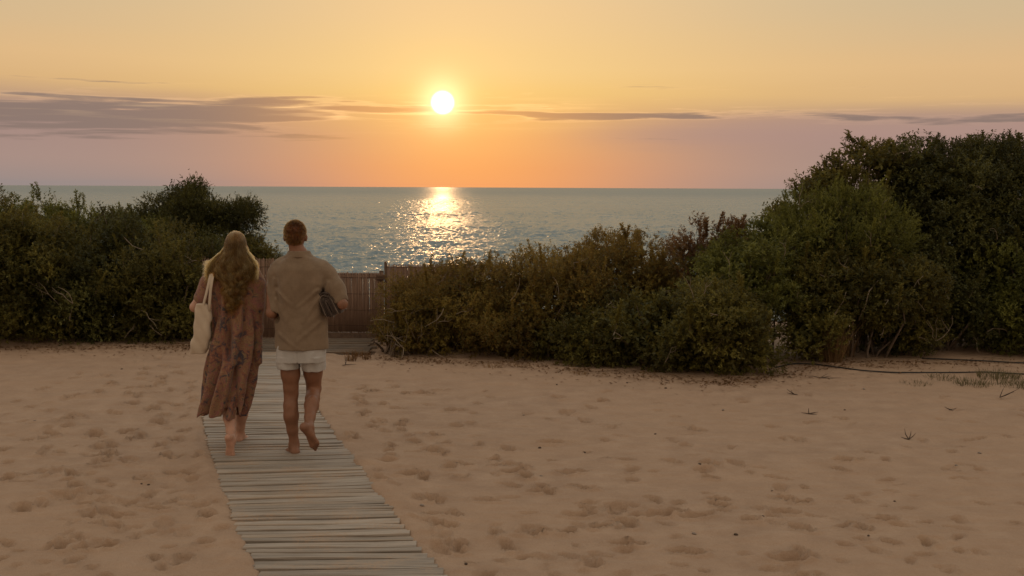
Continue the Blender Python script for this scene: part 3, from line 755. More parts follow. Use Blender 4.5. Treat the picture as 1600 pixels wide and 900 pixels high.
shrub('small_tree', 'loose crowned small tree on the skyline of the right thicket, sky showing through it', [lobe(1340, 250, 15.6, 36, 36, .4), lobe(1298, 278, 15.5, 42, 34, .45), lobe(1262, 308, 15.4, 28, 30, .4), lobe(1385, 262, 15.6, 34, 34, .4), lobe(1320, 310, 15.4, 70, 34, .5), lobe(1225, 340, 15.2, 28, 30, .4)], M['leaf_olive'], 'tree', clump_r=(.08, .15), dens=1.1, gap=.16, fill=.45, shoots=22, shoot_h=(.06, .18), ll=.050, lw=.022, nleaf=8)
shrub('tall_shrub', 'very tall dark shrub filling the right end of the thicket up to the sky', [lobe(1450, 300, 15.7, 75, 76, .8), lobe(1530, 305, 15.8, 75, 80, .8), lobe(1610, 300, 15.8, 80, 78, .9), lobe(1480, 380, 15.3, 110, 90, .9), lobe(1590, 400, 15.2, 100, 100, .9), lobe(1700, 330, 15.8, 90, 110, 1.0)], M['leaf_dark'], shoots=40, shoot_h=(.06, .18), ll=.052, lw=.021, nleaf=8)
shrub('evergreen_shrub', 'shrub with several pale bare stems showing low down, front of the tall thicket', [lobe(1290, 455, 13.9, 80, 66, .7), lobe(1375, 450, 13.9, 75, 66, .7), lobe(1330, 410, 14.2, 70, 50, .6), lobe(1420, 500, 14.0, 60, 48, .5), lobe(1265, 520, 13.4, 50, 46, .4)], M['leaf_olive'], shoots=10, shoot_h=(.05, .12), twigs=16)
shrub('evergreen_shrub', 'deep green shrub below the very tall dark one, right part of the thicket', [lobe(1460, 450, 14.6, 75, 70, .7), lobe(1510, 490, 14.5, 75, 58, .6), lobe(1395, 520, 14.2, 60, 36, .4)], M['leaf_dark'], shoots=8, shoot_h=(.05, .12), twigs=8, ll=.042)
shrub('evergreen_shrub', 'shrub with fresh light green tips at the right edge of the view', [lobe(1590, 440, 14.4, 60, 72, .7), lobe(1640, 460, 14.2, 70, 90, .8), lobe(1570, 500, 14.3, 50, 44, .5)], M['leaf_green'], shoots=16, shoot_h=(.06, .16), twigs=6)

# stems that show in front of the dark thicket
def bare_stem(parent_px, pts, rad, label):
    P = [at(*q) for q in pts]; b = MB(); b.tube(P, list(np.linspace(rad, rad*.4, len(P))), 6)
    tag(b.build('bare_branch', M['pale_twig'], None, True, loc=(P[0][0], P[0][1], 0)), label, 'branch')
bare_stem(0, [(1184, 493, 13.2), (1177, 470, 13.05), (1179, 452, 13.05), (1185, 440, 13.1)], .014, 'pale crooked bare branch against the green shrub, left flank of the tall thicket')
bare_stem(0, [(1342, 500, 13.3), (1352, 478, 13.2), (1358, 455, 13.2), (1372, 438, 13.3)], .012, 'long pale bare branch leaning right in the dark of the tall thicket')
bare_stem(0, [(1300, 520, 13.2), (1305, 490, 13.15), (1318, 470, 13.15), (1322, 456, 13.2)], .011, 'short pale bare branch standing over the straw tuft')

# ------------------------------------------------------------------ small things on the sand
def tuft(name, label, c, n, h, spread_, mt, cat='grass tuft', group=None, seed=0):
    r = np.random.default_rng(seed); root = thing(name, c, label, cat, group)
    V, F = [], []
    for k in range(n):
        a_ = r.uniform(0, 6.28); rr = spread_*math.sqrt(r.uniform(0, 1)); p0 = np.array(c)+np.array((rr*math.cos(a_), rr*math.sin(a_), -.01))
        hh = h*r.uniform(.5, 1.15); lean = np.array((math.cos(a_), math.sin(a_), 0))*hh*r.uniform(.1, .55)+r.normal(0, .03, 3)*np.array((1, 1, 0))
        sd = unit(np.array((r.normal(), r.normal(), 0)))*.0028
        p1 = p0+np.array((0, 0, hh*.55))+lean*.35; p2 = p0+np.array((0, 0, hh))+lean
        o = len(V); V += [p0-sd, p0+sd, p1+sd*.8, p1-sd*.8, p2]
        F += [(o, o+1, o+2, o+3), (o+3, o+2, o+4)]
    b = mesh_obj('blades', np.array(V), F, mt, root)
    a = b.data.attributes.new('rnd', 'FLOAT', 'FACE'); a.data.foreach_set('value', np.repeat(r.uniform(0, 1, n), 2).astype(np.float32))
    return root
g_ = gnd(1300, 566); tuft('straw_tuft', 'tall straw coloured grass tuft at the foot of the tall thicket', g_, 260, .55, .13, M['straw'], seed=1)
g_ = gnd(1318, 556); tuft('straw_tuft', 'shorter brown straw tuft right behind the tall straw tuft', g_, 120, .38, .12, M['straw'], seed=2)
for i, (px, py, n, h, s_) in enumerate([(1560, 590, 240, .10, .22), (1520, 600, 180, .08, .2), (1590, 603, 200, .09, .22), (1470, 592, 120, .07, .18), (1640, 598, 200, .1, .25), (1430, 600, 80, .05, .16)]):
    tuft('dry_grass_patch', ('thickest grey green grass patch, right on the black hose', 'grass patch in front of the hose, just above the bundle of dark twigs', 'grass patch nearest the camera at the right edge, below the hose', 'thin grass patch touching the hose, second from the left of the patches', 'grass patch cut by the right edge of the view', 'thinnest grass patch, leftmost of the patches along the hose')[i], gnd(px, py), n, h, s_, M['drygrass'], 'grass patch', 'grass patches near the hose', 10+i)
for i, (px, py, n, h, s_) in enumerate([(770, 577, 60, .08, .10), (810, 574, 70, .07, .10), (735, 575, 40, .06, .08), (905, 585, 50, .06, .1)]):
    tuft('dead_grass_tuft', ('little dead grass tuft by the thicket edge, second from the left', 'widest little dead grass tuft at the foot of the wide glare tinted shrub', 'leftmost and thinnest little dead grass tuft by the thicket edge', 'rightmost little dead grass tuft, where the thicket spills onto the sand')[i], gnd(px, py), n, h, s_, M['straw'], 'grass tuft', 'dead tufts along the thicket edge', 30+i)
for i, (px, py, n, h, s_) in enumerate([(548, 563, 60, .14, .06), (572, 560, 50, .12, .06), (560, 556, 40, .10, .06)]):
    tuft('dry_weed', ('dark dry weed on the sand bank nearest the man, beside the landing', 'dark dry weed on the sand bank nearest the shrub, beside the landing', 'dark dry weed between two others, closest to the landing boards')[i], gnd(px, py), n, h, s_, M['leaf_rust'], 'weed', 'weeds beside the gate landing', 40+i)

def litter():
    r = np.random.default_rng(77)
    edge_l = [(0, 545), (120, 546), (260, 546), (330, 545)]; edge_r = [(590, 560), (700, 566), (850, 577), (1000, 589), (1130, 600), (1210, 588), (1300, 572), (1420, 570), (1600, 566)]
    pts = []
    for e, n in ((edge_l, 900), (edge_r, 2600)):
        E = np.array([gnd(*q)[:2] for q in e]); t_ = r.uniform(0, len(E)-1.001, n); i = t_.astype(int); fr_ = (t_-i)[:, None]
        q = E[i]*(1-fr_)+E[i+1]*fr_; q[:, 1] -= r.normal(-.05, .16, n)+(r.uniform(0, 1, n) > .85)*r.uniform(0, .8, n); q[:, 0] += r.normal(0, .1, n); pts.append(q)
    q = np.concatenate(pts); n = len(q); z = ground_h(q[:, 0], q[:, 1])+.006+r.uniform(0, .012, n)
    c_ = np.stack([q[:, 0], q[:, 1], z], 1); a_ = r.uniform(0, 6.28, n); L_ = r.uniform(.012, .034, n)[:, None]; W_l = r.uniform(.004, .010, n)[:, None]
    d_ = np.stack([np.cos(a_), np.sin(a_), r.normal(0, .25, n)], 1); s2 = np.stack([-np.sin(a_), np.cos(a_), r.normal(0, .3, n)], 1)
    V = np.stack([c_-d_*L_, c_+s2*W_l, c_+d_*L_, c_-s2*W_l], 1).reshape(-1, 3); F = np.arange(n*4).reshape(-1, 4)
    o = mesh_obj('leaf_litter', V, F, M['leaf_rust']); a = o.data.attributes.new('rnd', 'FLOAT', 'FACE'); a.data.foreach_set('value', r.uniform(0, 1, n).astype(np.float32))
    tag(o, 'scattered dead leaves along the foot of the thickets', kind='stuff')
litter()

def hose(label, pts, rad):
    P = [gnd(*q)+np.array((0, 0, rad+.006)) for q in pts]
    for q in P: q[2] += float(ground_h(np.array(q[0]), np.array(q[1])))
    tt = np.linspace(0, len(P)-1, len(P)*6); A = np.array(P)
    Q = np.stack([np.interp(tt, np.arange(len(P)), A[:, k]) for k in range(3)], -1)
    Q[1:-1] = (Q[:-2]+2*Q[1:-1]+Q[2:])/4; Q[1:-1] = (Q[:-2]+2*Q[1:-1]+Q[2:])/4
    b = MB(); b.tube(Q, rad, 8)
    tag(b.build('irrigation_hose', M['hose'], None, True, loc=tuple(P[0])), label, 'hose')
hose('black hose lying on the sand in front of the tall right thicket', [(1212, 574), (1240, 570), (1275, 572), (1310, 577), (1350, 584), (1395, 587), (1440, 586), (1490, 584), (1540, 583), (1600, 586), (1680, 590)], .0075)
hose('second black hose, higher and nearer the thicket at the right edge', [(1440, 561), (1490, 562), (1540, 565), (1590, 569), (1660, 570)], .008)

def twig(label, px, py, L, seed, up=.3):
    r = np.random.default_rng(seed); c = gnd(px, py); c[2] = float(ground_h(np.array(c[0]), np.array(c[1])))+.004
    b = MB()
    for k in range(4):
        d = unit(np.array((r.normal(), r.normal()*.7, abs(r.normal())*up+.05))); l_ = L*r.uniform(.5, 1)
        b.tube([c, c+d*l_*.5+r.normal(0, .006, 3)*np.array((1, 1, 0)), c+d*l_], [.0045, .0035, .0015], 4)
    tag(b.build('twig', M['twig'], None, loc=tuple(c)), label, 'twig')
twig('upright forked dark twig standing alone on the right sand', 1420, 686, .10, 1, 1.2)
twig('bundle of dark twigs lying on the sand by the right grass patches', 1562, 624, .22, 2, .35)
twig('curled dark twig on the sand below the straw tuft', 1264, 646, .10, 3, .3)
twig('small dark twig by the left foot of the tall thicket', 1241, 618, .10, 4, .5)
twig('dark twig on the sand below the hose, right of the curled twig', 1485, 642, .07, 5, .2)
twig('thin twigs scattered under the hose, left part', 1283, 592, .24, 6, .08)
twig('twig lying on the bank right of the gate landing', 540, 572, .2, 7, .1)
pm = []
for s_ in range(3):
    bm = bmesh.new(); bmesh.ops.create_icosphere(bm, subdivisions=2, radius=1)
    r = random.Random(s_)
    for v in bm.verts: v.co = Vector((v.co.x, v.co.y*.75, v.co.z*.55))*(1+.18*math.sin(v.co.x*3+s_)+r.uniform(-.06, .06))
    me = bpy.data.meshes.new('pebble'); bm.to_mesh(me); bm.free(); me.materials.append(M['twig'] if s_ else M['stone']); pm.append(me)
for i, (px, py) in enumerate([(818, 648), (843, 698), (913, 704), (846, 743), (1207, 768), (1398, 779), (1494, 725), (1357, 836), (1150, 835), (1085, 833), (1190, 811), (1093, 730), (54, 658), (221, 755), (232, 755), (1531, 706), (190, 576), (640, 578), (660, 790), (1024, 680), (728, 880), (1130, 640), (1320, 640), (980, 598), (1350, 610), (1040, 608), (870, 601)]):
    c = gnd(px, py); z = float(ground_h(np.array(c[0]), np.array(c[1])))
    o = bpy.data.objects.new('sand_debris', pm[i % 3]); COL.objects.link(o)
    s_ = rnd.uniform(.008, .015); o.scale = (s_*1.4, s_, s_); o.location = (c[0], c[1], z+s_*.35); o.rotation_euler = (0, 0, rnd.uniform(0, 6))
    tag(o, 'tiny dark speck of debris lying on the open sand', 'debris', 'debris specks on the sand')

# ------------------------------------------------------------------ people: smooth distance fields meshed as one surface each
class Field:
    def __init__(s, lo, hi, h):
        s.lo = np.array(lo, float); s.h = h
        s.n = np.ceil((np.array(hi)-s.lo)/h).astype(int)+1
        s.F = np.full(s.n, 1.0, np.float32)
    def win(s, lo, hi):
        a = np.clip(np.floor((np.array(lo)-s.lo)/s.h).astype(int), 0, s.n-1); b = np.clip(np.ceil((np.array(hi)-s.lo)/s.h).astype(int)+1, 1, s.n)
        sl = tuple(slice(i, j) for i, j in zip(a, b))
        g = np.meshgrid(*[s.lo[k]+s.h*np.arange(a[k], b[k]) for k in range(3)], indexing='ij')
        return sl, g
    def blend(s, sl, d, k):
        f = s.F[sl]
        if k <= 0: s.F[sl] = np.minimum(f, d); return
        hh = np.clip(.5+.5*(f-d)/k, 0, 1)
        s.F[sl] = f*(1-hh)+d*hh-k*hh*(1-hh)
    def cone(s, a, ra, b, rb, k=.015):
        a = np.array(a, float); b = np.array(b, float); m = max(ra, rb)+k*2+.02
        sl, (x, y, z) = s.win(np.minimum(a, b)-m, np.maximum(a, b)+m)
        ab = b-a; L = max(ab@ab, 1e-9)
        t = np.clip(((x-a[0])*ab[0]+(y-a[1])*ab[1]+(z-a[2])*ab[2])/L, 0, 1)
        d = np.sqrt((x-a[0]-t*ab[0])**2+(y-a[1]-t*ab[1])**2+(z-a[2]-t*ab[2])**2)-(ra+(rb-ra)*t)
        s.blend(sl, d.astype(np.float32), k)
    def chain(s, pts, k=.015):
        for (a, ra), (b, rb) in zip(pts, pts[1:]): s.cone(a, ra, b, rb, k)
    def ell(s, c, r, R=None, k=.015):
        c = np.array(c, float); r = np.array(r, float); m = r.max()+k*2+.02
        sl, (x, y, z) = s.win(c-m, c+m)
        x, y, z = x-c[0], y-c[1], z-c[2]
        if R is not None:
            x, y, z = [R[0][i]*x+R[1][i]*y+R[2][i]*z for i in range(3)]
        k0 = np.sqrt((x/r[0])**2+(y/r[1])**2+(z/r[2])**2); k1 = np.sqrt((x/r[0]**2)**2+(y/r[1]**2)**2+(z/r[2]**2)**2)+1e-6
        s.blend(sl, (k0*(k0-1)/k1).astype(np.float32), k)
    def loft(s, rows, k=.015, fold=None, p=2.2, sub=False, inset=0.0):
        """rows: (z, cx, cy, half width, half depth) from top to bottom"""
        A = np.array(sorted(rows)); z0, z1 = A[0, 0], A[-1, 0]
        m = .06
        lo = (min(A[:, 1]-A[:, 3])-m, min(A[:, 2]-A[:, 4])-m, z0-m); hi = (max(A[:, 1]+A[:, 3])+m, max(A[:, 2]+A[:, 4])+m, z1+m)
        sl, (x, y, z) = s.win(lo, hi)
        zz = np.linspace(z0, z1, 80); sm = []
        for c in range(1, 5):
            v = np.interp(zz, A[:, 0], A[:, c])
            for _ in range(3): v[1:-1] = (v[:-2]+2*v[1:-1]+v[2:])/4
            sm.append(np.interp(z[0, 0], zz, v))
        cx, cy, a, b = [q[None, None] for q in sm]
        a = np.maximum(a-inset, .004); b = np.maximum(b-inset, .004)
        u = np.abs(x-cx)/a; v = np.abs(y-cy)/b
        d = ((u**p+v**p)**(1/p)-1)*np.minimum(a, b)
        if fold is not None: d = d-fold(x, y, z, np.arctan2((x-cx)/a, -(y-cy)/b))
        if sub:
            d = np.maximum(d, np.maximum(z-z1, z0-z))
            s.F[sl] = np.maximum(s.F[sl], -d.astype(np.float32)); return
        ztop = z-z1; zb = z0-z
        d = np.maximum(d, np.maximum(ztop, zb))
        s.blend(sl, d.astype(np.float32), k)
    def mesh(s, smooth=2):
        F = s.F; In = F < 0
        act = np.zeros(np.array(F.shape)-1, np.int8)
        for i in (0, 1):
            for j in (0, 1):
                for k in (0, 1):
                    act += In[i:F.shape[0]-1+i, j:F.shape[1]-1+j, k:F.shape[2]-1+k]
        act = (act > 0) & (act < 8)
        I = np.argwhere(act); idx = np.full(act.shape, -1, np.int64); idx[act] = np.arange(len(I))
        P = np.zeros((len(I), 3)); N = np.zeros(len(I))
        cor = [(i, j, k) for i in (0, 1) for j in (0, 1) for k in (0, 1)]
        val = {c: F[I[:, 0]+c[0], I[:, 1]+c[1], I[:, 2]+c[2]] for c in cor}
        for c in cor:
            for ax in range(3):
                if c[ax]: continue
                e = list(c); e[ax] = 1; e = tuple(e)
                f0, f1 = val[c], val[e]; m = (f0 < 0) != (f1 < 0)
                t = np.where(m, f0/np.where(f0-f1 == 0, 1, f0-f1), 0)
                q = np.tile(np.array(c, float), (len(I), 1)); q[:, ax] += t
                P[m] += q[m]; N[m] += 1
        V = s.lo+(I+P/N[:, None])*s.h
        Q = []
        for ax in range(3):
            sl0 = [slice(1, -1)]*3; sl0[ax] = slice(0, -1); sl1 = list(sl0); sl1[ax] = slice(1, None)
            a = In[tuple(sl0)]; b = In[tuple(sl1)]
            for flip, m in ((False, a & ~b), (True, ~a & b)):
                E = np.argwhere(m)
                o = np.ones(3, int); o[ax] = 0; E = E+o
                u_, v_ = [(1, 2), (2, 0), (0, 1)][ax]
                du = np.zeros(3, int); du[u_] = 1; dv = np.zeros(3, int); dv[v_] = 1
                g = lambda e: idx[e[:, 0], e[:, 1], e[:, 2]]
                quad = np.stack([g(E-du-dv), g(E-dv), g(E), g(E-du)], 1)
                Q.append(quad[:, ::-1] if flip else quad)
        Q = np.concatenate(Q); Q = Q[(Q >= 0).all(1)]
        e = np.concatenate([Q[:, [0, 1]], Q[:, [1, 2]], Q[:, [2, 3]], Q[:, [3, 0]]])
        cnt = np.bincount(e.ravel(), minlength=len(V))[:, None].clip(1)
        for _ in range(smooth):
            acc = np.zeros_like(V)
            for c in range(3):
                acc[:, c] = np.bincount(e[:, 0], V[e[:, 1], c], len(V))+np.bincount(e[:, 1], V[e[:, 0], c], len(V))
            V = V*.5+.5*acc/cnt
        return V, Q

def hand(f, W, D, T, N, curl=.5, L=1.0, k=.004):
    """W wrist, D towards the fingertips, T towards the thumb, N palm side"""
    W, D, T, N = [np.array(q, float) for q in (W, D, T, N)]
    D = unit(D); T = unit(T-D*(T@D)); N = unit(N-D*(N@D)-T*(N@T))
    for i in range(4):
        o = 1.5-i
        kn = W+D*(.086-.004*abs(o-.5))*L+T*o*.0205*L
        f.cone(W+T*o*.011*L+D*.012, .0155*L, kn, .0118*L, .008)
        p, a = kn, curl*(.55+.12*i)
        for l_, r_a, r_b in ((.043, .0105, .0092), (.027, .0092, .0084), (.021, .0084, .0068)):
            sc = (1.0, 1.06, 1.0, .82)[i]*L
            d = D*math.cos(a)+N*math.sin(a)+T*o*.05
            q = p+unit(d)*l_*sc; f.cone(p, r_a*L, q, r_b*L, k); p = q; a += curl*.6
    b = W+D*.028*L+T*.026*L; c = b+unit(D*.55+T*.65+N*.25)*.042*L; e = c+unit(D*.9+T*.15+N*.35)*.034*L
    f.cone(W+D*.02, .016*L, b, .015*L, .01); f.cone(b, .015*L, c, .0115*L, .006); f.cone(c, .0115*L, e, .008*L, .004)

def foot(f, ank, Fd, Up, side, L=.25, toe_bend=0.0):
    """ank ankle joint, Fd heel to toe, Up out of the instep, side: +1 when the big toe is on the +S side"""
    ank, Fd, Up = [np.array(q, float) for q in (ank, Fd, Up)]
    Fd = unit(Fd); Up = unit(Up-Fd*(Up@Fd)); Sd = np.cross(Fd, Up)*side
    k = L/.25
    heel = ank-Fd*.040*k-Up*.048*k
    f.cone(ank, .036*k, heel, .031*k, .02); f.cone(heel, .031*k, heel+Fd*.06*k-Up*.002, .026*k, .015)
    f.cone(ank+Fd*.01-Up*.01, .036*k, ank+Fd*.085*k-Up*.043*k, .026*k, .02)
    b1 = ank+Fd*.125*k-Up*.060*k+Sd*.022*k; b2 = ank+Fd*.105*k-Up*.063*k-Sd*.028*k
    f.cone(ank+Fd*.06*k-Up*.045*k+Sd*.008, .026*k, b1, .0185*k, .015); f.cone(heel+Fd*.05*k-Sd*.012*k, .022*k, b2, .0155*k, .015)
    f.cone(b1, .018*k, b2, .015*k, .01)
    for i, (ln_, r_) in enumerate(((.050, .0125), (.046, .0092), (.040, .0086), (.034, .0082), (.027, .0078))):
        t = i/4; p = b1*(1-t)+b2*t; d = unit(Fd+Up*toe_bend+Sd*(.06-.10*t))
        f.cone(p, .0125*k*(1-.2*t), p+d*ln_*.55*k, r_*k, .006); f.cone(p+d*ln_*.55*k, r_*k, p+d*ln_*k-Up*.003, r_*.92*k, .004)

def skull(f, c, s_=1.0, yaw=0.0):
    """head seen from behind, face to +y"""
    c = np.array(c, float); ca, sa_ = math.cos(yaw), math.sin(yaw)
    R = np.array(((ca, -sa_, 0), (sa_, ca, 0), (0, 0, 1)))
    g = lambda x, y, z: c+R@np.array((x, y, z))*s_
    f.ell(g(0, -.012, .022), np.array((.076, .096, .092))*s_, R.T, .01)
    f.ell(g(0, .035, -.030), np.array((.060, .064, .085))*s_, R.T, .03)
    f.cone(g(-.030, .050, -.085), .024*s_, g(.030, .050, -.085), .024*s_, .02)      # jaw
    f.cone(g(0, .078, -.098), .018*s_, g(0, .074, -.085), .02*s_, .015)
    f.cone(g(0, .094, .012), .008*s_, g(0, .112, -.022), .012*s_, .012)              # nose
    f.cone(g(-.02, .091, -.055), .007*s_, g(.02, .091, -.055), .007*s_, .008)        # mouth
    f.cone(g(-.018, .091, -.066), .008*s_, g(.018, .091, -.066), .008*s_, .006)
    for sx in (-1, 1):
        f.ell(g(sx*.030, .082, .012), np.array((.013, .010, .010))*s_, None, .004)   # eyes
        f.cone(g(sx*.014, .093, .028), .007*s_, g(sx*.046, .084, .028), .007*s_, .01)
        f.ell(g(sx*.080, -.004, -.006), np.array((.010, .019, .032))*s_, None, .006) # ears
        f.cone(g(sx*.074, .004, -.02), .012*s_, g(sx*.080, .0, .0), .011*s_, .008)

def hair_curves(name, P, radius, mt, parent, tone):
    """P (n strands, k points, 3) in world metres"""
    n, k, _ = P.shape
    h = bpy.data.hair_curves.new(name); h.add_curves([k]*n)
    h.attributes['position'].data.foreach_set('vector', (P-wpos(parent)).astype(np.float32).ravel())
    ra = h.attributes.get('radius') or h.attributes.new('radius', 'FLOAT', 'POINT')
    ra.data.foreach_set('value', np.tile(radius, n).astype(np.float32))
    tn = h.attributes.new('tone', 'FLOAT', 'CURVE'); tn.data.foreach_set('value', np.asarray(tone, np.float32))
    h.materials.append(mt)
    o = bpy.data.objects.new(name, h); COL.objects.link(o); o.parent = parent
    return o

# ---------------- the man
DM = 8.5
man = thing('person', (at(460, 600, DM)[0], DM, .018), 'man in brown linen shirt and pale shorts walking barefoot with a towel under his arm', 'person')
J = lambda px, py, d=DM: at(px, py, d)
def px_row(py, xl, xr, dep, dy=0.0, d=DM):
    a, b = J(xl, py, d), J(xr, py, d)
    return (a[2], (a[0]+b[0])/2, d+dy, abs(b[0]-a[0])/2, dep)
c = J(461.5, 370)
f = Field((c[0]-.50, DM-.55, -.02), (c[0]+.50, DM+.60, 1.90), .0055)
skull(f, c, 1.0, .10)
sh = J(467, 398)
f.cone(J(463, 386)+np.array((0, -.015, 0)), .053, sh+np.array((0, -.01, 0)), .060, .02)
f.cone(sh, .066, J(467, 408), .08, .03)
f.loft([px_row(404, 445, 490, .07), px_row(416, 428, 508, .09), px_row(450, 430, 506, .10), px_row(490, 438, 498, .10), px_row(530, 436, 502, .11), px_row(556, 438, 504, .10)], .03)
# arms
el_l = J(424, 489, DM-.06); wr_l = J(436, 497, DM+.19)
f.chain([(J(432, 425), .046), (J(426, 452), .044), (el_l, .039)], .02)
f.chain([(el_l, .040), (el_l*.6+wr_l*.4, .042), (wr_l, .028)], .012)
hand(f, wr_l, (.2, 1, -.12), (0, .1, 1), (1, 0, 0), .6)
el_r = J(535, 475, DM-.08); wr_r = J(528, 474, DM+.16)
f.chain([(J(508, 425), .046), (J(522, 450), .044), (el_r, .040)], .02)
f.chain([(el_r, .042), (el_r*.6+wr_r*.4, .043), (wr_r, .029)], .012)
hand(f, wr_r, (-.9, .45, -.25), (.1, .2, 1), (-.2, -1, 0), .7)
# standing leg
k1, a1 = J(455, 616, DM+.02), J(459.5, 695, DM)
f.chain([(J(452, 556), .082), (J(454, 585), .071), (k1+np.array((0, -.01, .05)), .055), (k1, .053)], .02)
f.chain([(k1, .053), (J(454, 634, DM-.005), .053), (J(455, 650, DM-.012), .056), (J(457, 672, DM-.005), .042), (a1+np.array((0, 0, .03)), .034), (a1, .034)], .018)
f.ell(J(451, 648, DM-.028), (.030, .036, .075), None, .02); f.ell(J(459, 646, DM-.026), (.028, .036, .07), None, .02)
foot(f, a1, (-.42, 1, 0), (0, 0, 1), 1, .26)
# trailing leg
k2, a2 = J(490.5, 607, DM+.10), J(482, 667, DM-.22)
f.chain([(J(488, 556), .082), (J(489, 582, DM+.05), .071), (k2, .055)], .02)
f.chain([(k2, .055), (k2*.72+a2*.28, .054), (k2*.55+a2*.45, .054), (k2*.25+a2*.75, .040), (a2, .034)], .018)
f.ell(k2*.62+a2*.38+np.array((.012, -.028, -.012)), (.036, .036, .075), None, .02)
foot(f, a2, (.30, .30, -.62), (.05, .85, .5), -1, .26, .25)
V_, Q_ = f.mesh(2)
mesh_obj('body', V_, Q_, M['skin_m'], man, True)

def folds(seed, amp, kx, ky=3.0, low=0.0):
    def fn(x, y, z, th):
        r = np.random.default_rng(seed); out = 0
        for i in range(5):
            a = r.uniform(.5, 1.0); kk = kx*r.uniform(.6, 1.6); tw = r.uniform(-ky, ky)
            out = out+a*np.sin(th*kk+z*tw*4+r.uniform(0, 6.28)+.9*np.sin(z*r.uniform(5, 12)+r.uniform(0, 6)))
        return amp*out/2.4*(1+low*np.clip((1.3-z), -1, 1))
    return fn
# shirt
f = Field((c[0]-.48, DM-.34, .68), (c[0]+.50, DM+.36, 1.62), .0055)
f.loft([px_row(397.5, 449, 485, .080, .0), px_row(402, 441, 494, .088), px_row(409, 430, 507, .105), px_row(420, 423, 514, .125, -.005), px_row(445, 425, 512, .135, -.01), px_row(480, 430, 508, .135), px_row(515, 432, 509, .14), px_row(544, 431, 511, .15)],
       .02, folds(3, .0115, 5, 1.5, .7), 2.3)
f.chain([(J(440, 418), .060), (J(434, 430), .064), (J(431, 455), .062), (J(430, 484, DM-.045), .056)], .03)
f.chain([(J(503, 419), .064), (J(512, 430), .068), (J(523, 450, DM-.03), .070), (J(531, 468, DM-.05), .064)], .03)
f.ell(J(536, 462, DM+.02), (.028, .06, .09), None, .03)
# little pulls of cloth from the armpits, and crumpling everywhere
g = np.meshgrid(*[f.lo[k_]+f.h*np.arange(f.n[k_]) for k_ in range(3)], indexing='ij')
for (px_, py_, ex, ey, a_) in [(500, 452, 470, 478, .008), (503, 462, 478, 500, .007), (437, 452, 462, 476, .007), (436, 466, 452, 498, .006), (505, 500, 470, 530, .006), (440, 520, 470, 540, .005), (515, 440, 508, 475, .007), (432, 435, 434, 475, .006)]:
    A_2, B_2 = J(px_, py_), J(ex, ey); ab = (B_2-A_2)[[0, 2]]; L2 = ab@ab
    t_ = np.clip(((g[0]-A_2[0])*ab[0]+(g[2]-A_2[2])*ab[1])/L2, 0, 1)
    dd = np.sqrt((g[0]-A_2[0]-t_*ab[0])**2+(g[2]-A_2[2]-t_*ab[1])**2)
    f.F -= (1.15*a_*(np.exp(-(dd/.012)**2)-.6*np.exp(-((dd-.026)/.014)**2))*(1-t_*.7)*(g[1] < DM)).astype(np.float32)
f.F -= (.0022*np.sin(g[0]*48+2*np.sin(g[2]*13))*np.sin(g[2]*31+1.6*np.sin(g[0]*17))).astype(np.float32)
# open at the hem, the sleeve ends and the neck
f.loft([px_row(534, 441, 501, .105), px_row(552, 440, 502, .112)], 0, None, 2.3, True)
f.loft([px_row(390, 454, 480, .060), px_row(401, 454, 480, .060)], 0, None, 2.0, True)
for a_, b_, r_ in ((J(430, 478, DM-.03), J(429.5, 496, DM-.065), .048), (J(530, 464, DM-.045), J(536, 482, DM-.065), .054)):
    sl_, (x_, y_, z_) = f.win(np.minimum(a_, b_)-.08, np.maximum(a_, b_)+.08); ab = b_-a_
    t_ = np.clip(((x_-a_[0])*ab[0]+(y_-a_[1])*ab[1]+(z_-a_[2])*ab[2])/(ab@ab), 0, 1)
    dd = np.sqrt((x_-a_[0]-t_*ab[0])**2+(y_-a_[1]-t_*ab[1])**2+(z_-a_[2]-t_*ab[2])**2)-r_
    f.F[sl_] = np.maximum(f.F[sl_], -dd)
V_, Q_ = f.mesh(1)
shirt = mesh_obj('shirt', V_, Q_, M['shirt'], man, True)
f = Field((c[0]-.2, DM-.2, 1.44), (c[0]+.25, DM+.2, 1.66), .004)
f.loft([px_row(391.5, 450.5, 484.5, .074, -.006), px_row(396, 448.5, 486.5, .080, -.006), px_row(401.5, 444, 491, .088, -.004)], .0, None, 2.1)
f.loft([px_row(388, 453, 482, .066, .0), px_row(403, 453, 482, .066, .0)], 0, None, 2.0, True)
V_, Q_ = f.mesh(2)
mesh_obj('collar', V_, Q_, M['shirt'], shirt, True)
# shorts
f = Field((c[0]-.3, DM-.28, .50), (c[0]+.38, DM+.34, .95), .005)
fs = folds(9, .005, 6, 2)
f.loft([px_row(528, 434, 508, .125), px_row(550, 432, 509, .135), px_row(564, 432, 508, .135)], .02, fs, 2.3)
f.loft([px_row(556, 433, 470, .115), px_row(566, 433, 469.5, .112), px_row(575, 435, 469, .108)], .012, fs, 2.4)
f.loft([px_row(556, 469, 508, .115), px_row(566, 470.5, 508, .112, .02), px_row(579, 471, 508, .108, .03)], .012, fs, 2.4)
f.loft([px_row(570, 438, 466, .095), px_row(578, 438, 466, .095)], 0, None, 2.3, True)
f.loft([px_row(573, 474, 505, .095, .03), px_row(582, 474, 505, .095, .03)], 0, None, 2.3, True)
g = np.meshgrid(*[f.lo[k_]+f.h*np.arange(f.n[k_]) for k_ in range(3)], indexing='ij')
xm = J(469.5, 560)[0]
f.F += (.007*np.exp(-((g[0]-xm)/.006)**2)*(g[1] < DM)).astype(np.float32)
f.F -= (.0028*np.sin(g[0]*60+2*np.sin(g[2]*19))*np.sin(g[2]*38+1.6*np.sin(g[0]*23))).astype(np.float32)
V_, Q_ = f.mesh(1)
mesh_obj('shorts', V_, Q_, M['shorts'], man, True)
